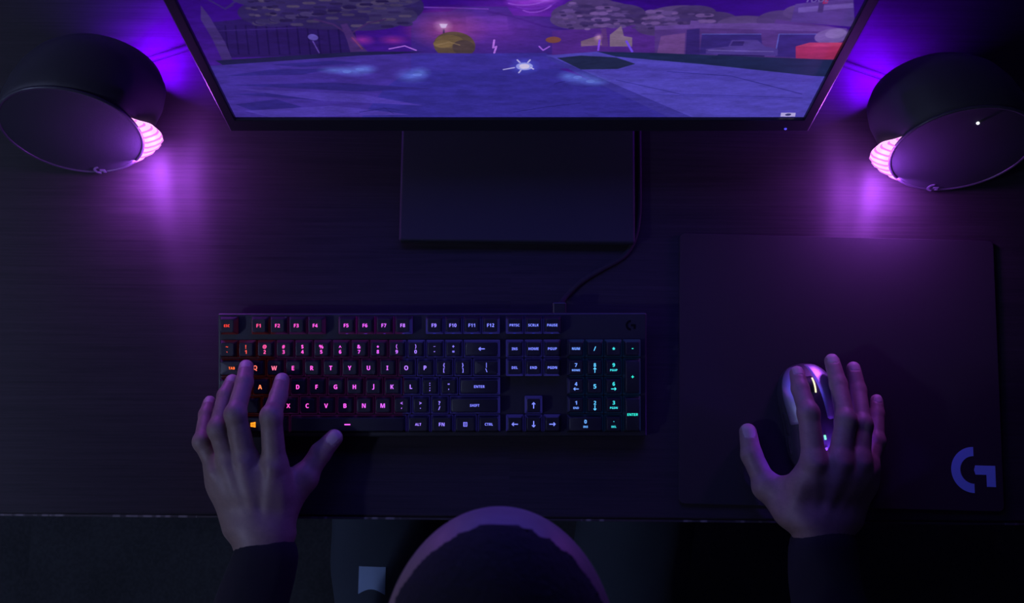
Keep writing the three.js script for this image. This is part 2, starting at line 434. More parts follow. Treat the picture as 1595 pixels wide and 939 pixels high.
  ['l', '#4a3560',[[736,577],[731,649]],5],
  ['g', '255,225,240',[735,558,32,37]],
  ['p', '#fff4ff',[[725,549],[749,549],[742,568],[729,568]]],
  ['e', '#75684e',[763,657,62,70]],
  ['e', '#8a7c50',[749,636,42,33]],
  ['e', '#9c8c58',[729,649,29,20]],
  ['e', '#665a50',[790,669,34,40]],
  ['l', '#b0a06a',[[710,655],[749,639],[779,655]],3],
  ['l', '#d79cf4',[[882,629],[878,669],[888,662],[881,696]],6],
  ['l', '#d79cf4',[[566,675],[614,659],[646,682]],5],
  ['l', '#c48af0',[[1016,662],[1028,682],[1047,662]],5],
  ['p', '#6a3f98',[[1052,583],[1346,546],[1407,716],[1056,716]]],
  ['e', '#665484',[1167,504,121,67]],
  ['e', '#705e8c',[1132,527,88,49]],
  ['e', '#5c4c7c',[1241,509,77,54]],
  ['e', '#665484',[1155,461,72,35]],
  ['e', '#705e8c',[1417,528,114,67]],
  ['e', '#5c4c7c',[1511,540,74,50]],
  ['e', '#665484',[1366,559,75,50]],
  ['e', '#705e8c',[1605,546,78,37]],
  ['e', '#5c4c7c',[1449,497,65,36]],
  ['e', '#665484',[1702,527,66,43]],
  ['e', '#705e8c',[1757,491,54,36]],
  ['e', '#57477a',[1167,548,17,9]],
  ['e', '#7b669a',[1263,533,17,9]],
  ['e', '#8a72a4',[1359,518,16,9]],
  ['e', '#57477a',[1454,502,16,9]],
  ['e', '#7b669a',[1112,487,16,9]],
  ['e', '#8a72a4',[1206,472,17,8]],
  ['e', '#7b669a',[1410,551,17,9]],
  ['e', '#8a72a4',[1505,536,17,9]],
  ['e', '#57477a',[1159,521,17,9]],
  ['e', '#7b669a',[1255,505,16,9]],
  ['e', '#8a72a4',[1350,490,16,9]],
  ['e', '#7b669a',[1105,460,16,8]],
  ['e', '#8a72a4',[1208,555,17,9]],
  ['e', '#57477a',[1305,539,16,9]],
  ['e', '#7b669a',[1400,524,17,9]],
  ['e', '#8a72a4',[1495,508,16,9]],
  ['e', '#57477a',[1152,493,16,9]],
  ['e', '#57477a',[1452,558,16,9]],
  ['e', '#7b669a',[1104,542,16,9]],
  ['e', '#8a72a4',[1200,527,17,9]],
  ['e', '#57477a',[1296,511,16,9]],
  ['e', '#7b669a',[1391,496,16,9]],
  ['e', '#57477a',[1145,466,16,8]],
  ['e', '#7b669a',[1250,561,16,9]],
  ['e', '#8a72a4',[1346,545,17,9]],
  ['e', '#57477a',[1442,530,16,9]],
  ['e', '#7b669a',[1097,515,16,9]],
  ['e', '#8a72a4',[1192,499,17,9]],
  ['e', '#57477a',[1287,484,17,9]],
  ['e', '#57477a',[1145,548,16,9]],
  ['e', '#7b669a',[1241,533,17,9]],
  ['e', '#8a72a4',[1337,518,16,9]],
  ['e', '#57477a',[1432,502,16,9]],
  ['e', '#7b669a',[1090,487,16,9]],
  ['e', '#8a72a4',[1185,472,16,8]],
  ['e', '#7b669a',[1388,551,16,9]],
  ['e', '#8a72a4',[1483,536,17,9]],
  ['e', '#57477a',[1137,521,17,9]],
  ['e', '#7b669a',[1233,505,17,9]],
  ['e', '#8a72a4',[1328,490,16,9]],
  ['e', '#8a72a4',[1186,555,17,9]],
  ['e', '#57477a',[1283,539,16,9]],
  ['e', '#7b669a',[1378,524,17,9]],
  ['e', '#8a72a4',[1473,508,16,9]],
  ['e', '#57477a',[1130,493,17,9]],
  ['e', '#7b669a',[1225,478,16,9]],
  ['e', '#57477a',[1429,558,17,9]],
  ['e', '#7b669a',[1082,542,16,9]],
  ['e', '#8a72a4',[1178,527,17,9]],
  ['e', '#57477a',[1274,511,16,9]],
  ['e', '#7b669a',[1369,496,16,9]],
  ['e', '#57477a',[1123,466,16,8]],
  ['e', '#7b669a',[1227,561,17,9]],
  ['e', '#8a72a4',[1324,545,17,9]],
  ['e', '#57477a',[1420,530,16,9]],
  ['e', '#7b669a',[1075,515,16,9]],
  ['e', '#8a72a4',[1171,499,16,9]],
  ['e', '#9178a8',[1198,561,9,5]],
  ['e', '#6c5a8c',[1327,539,9,5]],
  ['e', '#5a4a7c',[1454,517,9,5]],
  ['e', '#4f4070',[1125,496,9,5]],
  ['e', '#5a4a7c',[1526,567,9,5]],
  ['e', '#4f4070',[1191,545,9,5]],
  ['e', '#9178a8',[1319,523,10,5]],
  ['e', '#6c5a8c',[1446,502,9,5]],
  ['e', '#5a4a7c',[1119,481,9,5]],
  ['e', '#9178a8',[1389,574,9,6]],
  ['e', '#6c5a8c',[1517,551,10,5]],
  ['e', '#5a4a7c',[1184,530,9,6]],
  ['e', '#4f4070',[1312,508,9,5]],
  ['e', '#6c5a8c',[1112,466,9,5]],
  ['e', '#5a4a7c',[1252,580,9,6]],
  ['e', '#4f4070',[1381,558,9,6]],
  ['e', '#9178a8',[1509,536,9,5]],
  ['e', '#6c5a8c',[1177,514,9,5]],
  ['e', '#9178a8',[1106,451,9,5]],
  ['e', '#6c5a8c',[1244,564,10,5]],
  ['e', '#5a4a7c',[1373,542,10,5]],
  ['e', '#4f4070',[1501,520,9,5]],
  ['e', '#9178a8',[1171,499,9,5]],
  ['e', '#4f4070',[1107,570,9,5]],
  ['e', '#9178a8',[1237,548,10,5]],
  ['e', '#6c5a8c',[1366,526,9,5]],
  ['e', '#5a4a7c',[1492,505,10,5]],
  ['e', '#4f4070',[1164,484,9,5]],
  ['e', '#6c5a8c',[1436,577,9,6]],
  ['e', '#5a4a7c',[1101,555,9,6]],
  ['e', '#4f4070',[1230,533,9,5]],
  ['e', '#9178a8',[1358,511,9,5]],
  ['e', '#5a4a7c',[1158,469,9,5]],
  ['e', '#9178a8',[1428,561,9,5]],
  ['e', '#6c5a8c',[1094,539,10,5]],
  ['e', '#5a4a7c',[1223,517,9,5]],
  ['e', '#4f4070',[1351,496,9,5]],
  ['e', '#6c5a8c',[1151,454,9,5]],
  ['e', '#5a4a7c',[1291,567,10,5]],
  ['e', '#4f4070',[1420,545,9,5]],
  ['e', '#9178a8',[1088,523,9,5]],
  ['e', '#6c5a8c',[1216,502,10,5]],
  ['e', '#9178a8',[1154,574,9,6]],
  ['e', '#6c5a8c',[1284,551,9,5]],
  ['e', '#5a4a7c',[1412,530,9,6]],
  ['e', '#4f4070',[1082,508,9,5]],
  ['e', '#9178a8',[1210,487,9,5]],
  ['e', '#5a4a7c',[1483,580,10,6]],
  ['e', '#4f4070',[1147,558,9,6]],
  ['e', '#9178a8',[1277,536,9,5]],
  ['e', '#6c5a8c',[1404,514,9,5]],
  ['e', '#5a4a7c',[1076,493,9,5]],
  ['e', '#4f4070',[1203,472,9,5]],
  ['e', '#6c5a8c',[1475,564,9,5]],
  ['e', '#5a4a7c',[1141,542,9,5]],
  ['e', '#4f4070',[1269,520,10,5]],
  ['e', '#9178a8',[1397,499,9,5]],
  ['e', '#5a4a7c',[1196,457,9,5]],
  ['e', '#4f4070',[1338,570,9,5]],
  ['e', '#9178a8',[1467,548,9,5]],
  ['e', '#6c5a8c',[1134,526,9,5]],
  ['e', '#5a4a7c',[1262,505,9,5]],
  ['e', '#6c5a8c',[1201,577,9,6]],
  ['e', '#5a4a7c',[1331,555,9,6]],
  ['e', '#4f4070',[1459,533,9,5]],
  ['e', '#9178a8',[1128,511,9,5]],
  ['e', '#6c5a8c',[1255,490,9,5]],
  ['e', '#9178a8',[1194,561,9,5]],
  ['e', '#6c5a8c',[1323,539,9,5]],
  ['e', '#5a4a7c',[1451,517,9,5]],
  ['e', '#4f4070',[1121,496,9,5]],
  ['e', '#5a4a7c',[1522,567,9,5]],
  ['e', '#4f4070',[1187,545,9,5]],
  ['e', '#9178a8',[1316,523,9,5]],
  ['e', '#6c5a8c',[1443,502,9,5]],
  ['e', '#5a4a7c',[1115,481,9,5]],
  ['e', '#9178a8',[1385,574,10,6]],
  ['e', '#6c5a8c',[1514,551,9,5]],
  ['e', '#5a4a7c',[1180,530,9,6]],
  ['e', '#4f4070',[1308,508,10,5]],
  ['e', '#6c5a8c',[1109,466,9,5]],
  ['e', '#5a4a7c',[1248,580,9,6]],
  ['e', '#4f4070',[1377,558,10,6]],
  ['e', '#9178a8',[1505,536,9,5]],
  ['e', '#6c5a8c',[1174,514,9,5]],
  ['e', '#9178a8',[1102,451,9,5]],
  ['e', '#6c5a8c',[1241,564,9,5]],
  ['e', '#5a4a7c',[1370,542,9,5]],
  ['e', '#4f4070',[1497,520,9,5]],
  ['e', '#9178a8',[1167,499,9,5]],
  ['p', '#75508c',[[1197,571],[1208,571],[1223,662],[1193,662]]],
  ['p', '#9c8c94',[[1222,603],[1251,558],[1264,609],[1289,616],[1294,662],[1227,662]]],
  ['p', '#96808c',[[1139,635],[1194,603],[1203,655],[1141,662]]],
  ['g', '255,210,230',[1189,616,15,26]],
  ['l', '#a06cf0',[[1194,629],[1194,682]],6],
  ['l', '#8f6cf8',[[1274,635],[1297,689]],7],
  ['e', '#9c6a54',[1057,628,23,16]],
  ['p', '#6c4f92',[[1348,558],[1449,552],[1448,533],[1470,533],[1477,552],[1690,552],[1693,527],[1722,533],[1849,558],[1931,583],[1990,773],[1367,703]]],
  ['p', '#7d62a4',[[1348,558],[1449,552],[1448,533],[1470,533],[1476,546],[1688,546],[1909,571],[1914,590],[1479,568],[1351,580]]],
  ['p', '#4a3a82',[[1444,577],[1480,571],[1504,710],[1460,703]]],
  ['p', '#856298',[[1373,609],[1442,593],[1456,703],[1373,696]]],
  ['p', '#4c3f8a',[[1492,599],[1665,599],[1698,710],[1502,703]]],
  ['l', '#7886d0',[[1492,599],[1665,599]],3],
  ['p', '#4c3f8a',[[1718,599],[1833,599],[1868,727],[1735,716]]],
  ['l', '#7886d0',[[1733,710],[1718,599],[1833,599]],3],
  ['p', '#66579e',[[1517,675],[1582,662],[1585,629],[1661,629],[1691,662],[1733,675],[1741,710],[1661,716],[1521,699]]],
  ['p', '#4a3c80',[[1590,635],[1624,635],[1625,659],[1587,659]]],
  ['l', '#8f84c4',[[1526,682],[1722,689]],4],
  ['l', '#342a68',[[1561,706],[1699,713]],6],
  ['p', '#6a5598',[[1729,455],[1882,426],[1929,564],[1737,539]]],
  ['p', '#8674b4',[[1741,472],[1889,449],[1897,472],[1747,496]]],
  ['p', '#584880',[[1789,426],[1804,426],[1817,496],[1802,496]]],
  ['p', '#c03a6a',[[1800,431],[1815,428],[1818,452],[1805,455]]],
  ['e', '#8f7cb0',[1875,610,49,39]],
  ['e', '#a090bc',[1883,596,30,25]],
  ['p', '#c4476e',[[1783,662],[1820,642],[1915,642],[1934,730],[1802,734]]],
  ['p', '#d8597c',[[1783,662],[1820,642],[1919,642],[1921,662]]],
  ['p', '#31335e',[[27,737],[475,689],[669,689],[471,720],[51,773]]],
  ['p', '#5a4aa6',[[-52,773],[473,710],[668,696],[1056,703],[1092,1095],[-145,1095]]],
  ['p', '#4d48a4',[[621,787],[1079,780],[1559,1095],[419,1095],[529,891]]],
  ['p', '#554cab',[[629,703],[1036,696],[1138,780],[620,794]]],
  ['p', '#6a66c2',[[1037,710],[1191,689],[2076,853],[2156,1095],[1548,1095]]],
  ['p', '#5450a6',[[1029,716],[1053,716],[1565,1095],[1483,1095]]],
  ['p', '#34405e',[[1072,723],[1144,710],[1252,720],[1314,755],[1262,784],[1149,787]]],
  ['p', '#2f3f62',[[1191,689],[1366,696],[1979,737],[2008,831],[1885,824],[1532,759],[1251,716]]],
  ['p', '#6660bc',[[1149,791],[1268,787],[1318,755],[1533,766],[1908,831],[1916,861],[1547,846],[1262,831]]],
  ['l', '#4c4a9c',[[1419,798],[1624,824],[1873,930]],4],
  ['l', '#504ea2',[[1264,846],[1479,930],[1880,954]],4],
  ['l', '#5d5ab4',[[1355,930],[1840,962]],5],
  ['p', '#463f92',[[34,824],[183,787],[383,780],[277,816]]],
  ['p', '#463f92',[[33,876],[370,861],[693,899],[444,915]]],
  ['p', '#463f92',[[23,994],[165,962],[240,1011],[83,1044]]],
  ['p', '#463f92',[[27,930],[153,922],[520,970],[310,970]]],
  ['p', '#463f92',[[189,759],[390,737],[467,751],[285,773]]],
  ['p', '#6658b6',[[55,899],[442,930],[644,1002],[310,970]]],
  ['p', '#6658b6',[[43,1035],[347,1002],[596,1060],[119,1077]]],
  ['l', '#3a3684',[[426,1044],[515,1019],[560,1031]],3],
  ['l', '#38357f',[[940,1044],[1046,1011],[1161,986]],3],
  ['l', '#38357f',[[1070,869],[1102,853]],3],
  ['l', '#3a3684',[[507,1011],[537,1052]],2],
  ['g', '130,170,235',[382,791,59,27]],
  ['g', '130,170,235',[441,795,70,38]],
  ['g', '130,170,235',[482,783,43,32]],
  ['g', '130,170,235',[618,824,59,49]],
  ['g', '130,170,235',[650,802,38,38]],
  ['g', '130,170,235',[1111,824,43,33]],
  ['g', '130,170,235',[1152,839,65,45]],
  ['g', '130,170,235',[1200,857,49,33]],
  ['e', '#7f9ce0',[462,787,14,8]],
  ['e', '#7f9ce0',[638,816,15,8]],
  ['e', '#7f9ce0',[1141,831,14,9]],
  ['e', '#7f9ce0',[1183,854,14,9]],
  ['e', '#7f9ce0',[420,798,14,9]],
  ['g', '120,150,255',[973,770,52,50]],
  ['e', '#b9ccff',[973,769,26,21]],
  ['e', '#f2f8ff',[973,769,16,14]],
  ['l', '#dfe8ff',[[908,787],[942,776]],5],
  ['l', '#dfe8ff',[[951,734],[959,748]],5],
  ['l', '#dfe8ff',[[990,734],[983,748]],5],
  ['l', '#dfe8ff',[[956,805],[962,791]],5],
  ['l', '#dfe8ff',[[1001,784],[993,776]],5],
  ['p', '#dfe2f4',[[1834,1048],[1883,1048],[1888,1073],[1838,1073]]],
  ['e', '#5b5f90',[1861,1060,10,8]],
];

function screenCanvas() {
  const c = document.createElement('canvas'); c.width = 1920; c.height = 1080; const g = c.getContext('2d');
  const sky = g.createLinearGradient(0, 0, 0, 760); sky.addColorStop(0, '#32107a'); sky.addColorStop(0.55, '#44128c'); sky.addColorStop(1, '#5a309c'); g.fillStyle = sky; g.fillRect(0, 0, 1920, 1080);
  for (const [kind, color, p, w] of SCREEN_ART) {
    if (kind === 'g') {
      g.save(); g.translate(p[0], p[1]); g.scale(p[2], p[3]); const r = g.createRadialGradient(0, 0, 0, 0, 0, 1);
      r.addColorStop(0, `rgba(${color},0.75)`); r.addColorStop(0.5, `rgba(${color},0.35)`); r.addColorStop(1, `rgba(${color},0)`); g.fillStyle = r; g.fillRect(-1, -1, 2, 2); g.restore(); continue;
    }
    g.fillStyle = g.strokeStyle = color; g.beginPath();
    if (kind === 'e') { g.ellipse(p[0], p[1], p[2], p[3], 0, 0, 7); g.fill(); continue; }
    p.forEach(([x, y], i) => (i ? g.lineTo(x, y) : g.moveTo(x, y)));
    if (kind === 'l') { g.lineWidth = w; g.lineCap = g.lineJoin = 'round'; g.stroke(); } else { g.closePath(); g.fill(); }
  }
  g.font = 'bold 26px sans-serif'; g.fillStyle = '#8b80b8'; g.fillText('TOOL', 1752, 447);
  const im = g.getImageData(0, 0, 1920, 1080), d = im.data;
  for (let y = 0; y < 1080; y++) for (let x = 0; x < 1920; x++) { const n = 0.80 + 0.3 * (0.5 * vnoise(x / 60, y / 16, 41) + 0.3 * vnoise(x / 16, y / 5, 42) + 0.2 * vnoise(x / 5, y / 3, 43)), i = (y * 1920 + x) * 4; for (let k = 0; k < 3; k++) d[i + k] = 255 * Math.pow(d[i + k] / 255, 1.18) * n * [0.98, 0.9, 1.1][k]; }
  g.putImageData(im, 0, 0);
  return c;
}
{
  const t = thing('monitor', 'large flat monitor showing a purple dusk street', 'monitor', [0.0072, DESK, -0.24], 0);
  const panel = new THREE.Group(); panel.position.set(0, 0.1, 0.0853); panel.rotation.x = -12 * Math.PI / 180;
  const W = 0.561, H = 0.333, SW = 0.545, SH = 0.306, B = 0.019;
  // each part is a direct child of the monitor, so the panel's turn is applied to its geometry
  panel.updateMatrix(); const put = (g) => g.applyMatrix4(panel.matrix);
  const fr = new THREE.Shape(); fr.moveTo(-W / 2, 0); fr.lineTo(W / 2, 0); fr.lineTo(W / 2, H); fr.lineTo(-W / 2, H); fr.closePath();
  const ho = new THREE.Path(); ho.moveTo(-SW / 2, B); ho.lineTo(-SW / 2, B + SH); ho.lineTo(SW / 2, B + SH); ho.lineTo(SW / 2, B); ho.closePath(); fr.holes.push(ho);
  mesh('bezel', put(new THREE.ExtrudeGeometry(fr, { depth: 0.016, bevelEnabled: true, bevelThickness: 0.001, bevelSize: 0.001, bevelSegments: 2 }).translate(0, 0, -0.016)), std([0.02, 0.02, 0.024], 0.35), t);
  const tex = new THREE.CanvasTexture(screenCanvas()); tex.colorSpace = THREE.SRGBColorSpace;
  const sm = new THREE.MeshStandardMaterial({ color: 0x020202, roughness: 0.35, emissive: 0xffffff, emissiveMap: tex, emissiveIntensity: 0.74 });
  mesh('screen', put(new THREE.PlaneGeometry(SW, SH).translate(0, B + SH / 2, -0.0025)), sm, t);
  mesh('back_shell', put(box(W - 0.004, H - 0.004, 0.026, 0, H / 2, -0.030, 0.008)), satinPlastic, t);
  mesh('mount', put(box(0.13, 0.13, 0.04, 0, H * 0.5, -0.058, 0.008)), satinPlastic, t);
  mesh('neck', box(0.075, 0.24, 0.032, 0, 0.126, -0.062, 0.01), satinPlastic, t);
  mesh('base_plate', box(0.247, 0.012, 0.235, 0, 0.0085, 0.062, 0.003).rotateY(-0.011), basePlastic, t);
  mesh('base_pad', box(0.225, 0.004, 0.21, 0, 0.002, 0.062), blackPlastic, t);
  mesh('power_light', put(new THREE.SphereGeometry(0.0014, 10, 8).translate(0.258, 0.004, 0.001)), glowMat([0.1, 0.08, 1.0], 1.0), t).userData.label = 'tiny blue power light';
  scene.updateMatrixWorld(true);
  const l = new THREE.RectAreaLight(col(...SCREEN_LIGHT.color), SCREEN_LIGHT.power, SW, SH);
  l.applyMatrix4(new THREE.Matrix4().copy(panel.matrix).multiply(new THREE.Matrix4().makeTranslation(0, B + SH / 2, 0.002)).multiply(new THREE.Matrix4().makeRotationY(Math.PI))); t.add(l);
}

// ---------------------------------------------------------------- speakers
function speaker(name, s, pos, turn, label, led) {
  const t = thing(name, label, 'speaker', pos, turn, 'pair of desk speakers');
  const T = 20 * Math.PI / 180, cT = Math.cos(T), sT = Math.sin(T);
  const pt = (u, w, n) => [s * u / 1000, (72 + w * cT + n * sT) / 1000, (-w * sT + n * cT) / 1000];
  const sec = [[0, 0, 0, 66], [1, 0, 0, 68.5], [6, 1, 0, 70], [16, 4, -1, 71], [30, 9, -3, 71], [44, 15, -6, 70], [56, 20, -9, 66], [66, 23, -13, 58], [74, 25, -17, 46], [79, 26, -20, 30], [81, 26, -22, 14], [81.5, 26, -22, 1]];
  const body = gridGeo(sec.length, 72, (i, j) => { const [b, u, d, r] = sec[i], a = (j / 72) * 2 * Math.PI * s; const p = pt(u + r * Math.cos(a), r * Math.sin(a), 0); return [p[0], Math.max(0.0005, p[1] + d / 1000), p[2] - b / 1000]; }, true);
  mesh('cabinet', body, std([0.034, 0.033, 0.042], 0.6), t);
  const gr = gridGeo(9, 64, (i, j) => { const r = 67 * i / 8, a = (j / 64) * 2 * Math.PI * s; return pt(r * Math.cos(a), r * Math.sin(a), 1 + 3.5 * (1 - (r / 67) ** 2)); }, true); uvPlanar(gr, 0, 1, 60, 60);
  mesh('grille', gr, std([0.03, 0.032, 0.048], 0.9, { bumpMap: weave, bumpScale: 0.0004 }), t);
  const ringPts = []; for (let i = 0; i < 64; i++) { const a = i / 64 * 2 * Math.PI; ringPts.push(new THREE.Vector3(...pt(68.3 * Math.cos(a), 68.3 * Math.sin(a), 0.6))); }
  mesh('rim', new THREE.TubeGeometry(new THREE.CatmullRomCurve3(ringPts, true), 96, 0.0017, 8, true), std([0.06, 0.06, 0.075], 0.35), t);
  // ribbed light crescent on the inner side
  const W0 = 27, W1 = -61, inner = (w) => Math.sqrt(67.5 ** 2 - w * w), bulge = (w) => { const q = (w - W0) / (W1 - W0); return 19.5 * Math.max(0, Math.sin(Math.PI * Math.pow(q, 1.4))); };
  const prof = (w, k, lift = 0) => { const a = inner(w), b = bulge(w); const [f, n0] = [[0, 1], [0.3, 0.8], [0.65, -1.5], [0.9, -5], [1, -9], [0.9, -13], [0.5, -20]][k], n = n0 > 0 ? n0 : n0 * b / 19.5; return pt(a + b * f + lift * Math.min(1, b / 6) * (k > 2 ? 1 : 0.2), w, n + lift * Math.min(1, b / 6)); };
  const wrap = (rows) => gridGeo(rows.length, 7, (i, k) => prof(rows[i][0], s > 0 ? k : 6 - k, rows[i][1]));
  const rows = []; for (let i = 0; i <= 48; i++) rows.push([W0 + (W1 - W0) * i / 48, 0]);
  const lens = mesh('light_lens', wrap(rows), glowMat([1.0, 0.42, 1.0], 1.6), t); lens.material.side = THREE.DoubleSide; lens.userData.label = 'glowing pink ribbed light crescent';
  const ribMat = glowMat([0.85, 0.2, 0.88], 1.15); ribMat.side = THREE.DoubleSide;
  for (let i = 1; i < 10; i++) { const w = W0 + (W1 - W0) * (i + 0.35) / 10.6; mesh('lens_rib', wrap([[w + 1.0, 0.1], [w + 0.7, 1.0], [w - 0.7, 1.0], [w - 1.0, 0.1]]), ribMat, lens); }
  scene.updateMatrixWorld(true); rectLight(SPEAKER_FRONT.color, SPEAKER_FRONT.power, 0.02, 0.04, pt(inner(-46) + bulge(-46) * 0.4, -45, 6), pt(inner(-46) + 10, -140, 42), t);
  const around = new THREE.PointLight(col(...SPEAKER_FRONT.color), 0.052); around.position.set(...pt(inner(-28) + bulge(-28) + 2, -30, 16)); around.castShadow = true; around.shadow.radius = 0.6; t.add(around);
  // rear light bar, low on the back
  const rear = new THREE.Group(); rear.position.set(s * 0.046, 0.034, -0.080); rear.rotation.set(0, Math.PI - s * 0.44, 0); rear.updateMatrix();
  const rb = mesh('rear_light', box(0.05, 0.022, 0.004, 0, 0, 0, 0.0015).applyMatrix4(rear.matrix), glowMat([0.3, 0.02, 1.0], 1.5), t); rb.userData.label = 'violet light bar on the back';
  mesh('rear_light_seat', box(0.054, 0.026, 0.03, 0, 0, -0.0145, 0.003).applyMatrix4(rear.matrix), blackPlastic, t);
  scene.updateMatrixWorld(true);
  const ahead = (k, y) => { const v = new THREE.Vector3(0, y, k).applyMatrix4(rear.matrix); return [v.x, v.y, v.z]; };
  rectLight(SPEAKER_REAR.color, SPEAKER_REAR.power, 0.05, 0.022, ahead(0.0032, 0), ahead(0.2, -0.05), t);
  const mk = mesh('maker_mark', markGeo(0.0125, 0.0004), std([0.2, 0.21, 0.26], 0.4), t); mk.position.set(...pt(0.5 * s * 0 + 6, -63.2, 2.4)); mk.rotation.x = -T; mk.userData.label = 'small grey emblem';
  if (led) { const w = mesh('status_light', new THREE.SphereGeometry(0.0016, 12, 8), glowMat([0.9, 0.95, 1.0], 1.3), t); w.position.set(...pt(3, 47, 3.4)); w.userData.label = 'white status light'; }
  return t;
}
speaker('desk_speaker', 1, [-0.441, DESK, -0.162], 0, 'black round desk speaker left of the monitor, glowing pink on its inner side', false);
speaker('desk_speaker', -1, [0.449, DESK, -0.143], 0, 'black round desk speaker right of the monitor, with white status dot on its face', true);
const cableMat = std([0.012, 0.012, 0.014], 0.85);
function cable(name, label, pts, r) { const m = mesh(numbered(name), tube(pts.map(([x, y, z]) => [x / 1000, DESK + y / 1000, z / 1000]), r), cableMat, scene); m.userData = { label, category: 'cable' }; return m; }
cable('speaker_cable', 'dark cable running from left speaker behind the monitor', [[-425, 18, -240], [-412, 6, -254], [-399, 3.6, -261], [-346, 3.6, -279], [-290, 3.6, -302], [-200, 3.6, -340]], 0.0035);
cable('speaker_cable', 'dark cable running from right speaker behind the monitor', [[433, 18, -221], [418, 6, -236], [401, 3.6, -244], [359, 3.6, -259], [300, 3.6, -285], [210, 3.6, -330]], 0.0035);

// ---------------------------------------------------------------- mouse pad
{
  const t = thing('mouse_pad', 'large black mouse pad with blue emblem under the right hand', 'mouse pad', [0.339, DESK, 0.072], -0.025);
  const w = 0.33, d = 0.28, r = 0.006, s = new THREE.Shape(); s.moveTo(-w / 2 + r, -d / 2); s.lineTo(w / 2 - r, -d / 2); s.quadraticCurveTo(w / 2, -d / 2, w / 2, -d / 2 + r); s.lineTo(w / 2, d / 2 - r); s.quadraticCurveTo(w / 2, d / 2, w / 2 - r, d / 2); s.lineTo(-w / 2 + r, d / 2); s.quadraticCurveTo(-w / 2, d / 2, -w / 2, d / 2 - r); s.lineTo(-w / 2, -d / 2 + r); s.quadraticCurveTo(-w / 2, -d / 2, -w / 2 + r, -d / 2);
  const g = new THREE.ExtrudeGeometry(s, { depth: 0.0022, bevelEnabled: true, bevelThickness: 0.0004, bevelSize: 0.0004, bevelSegments: 1 }).rotateX(-Math.PI / 2).translate(0, 0.0004, 0); uvPlanar(g, 0, 2, 60, 60);
  mesh('cloth', g, std([0.015, 0.014, 0.017], 0.9, { bumpMap: weave, bumpScale: 0.0002 }), t);
  const m = mesh('printed_mark', markGeo(0.0465, 0.0003).rotateX(-Math.PI / 2), std([0.26, 0.58, 0.9], 0.8), t); m.position.set(0.136, 0.00285, 0.099); m.userData.label = 'blue printed emblem';
}

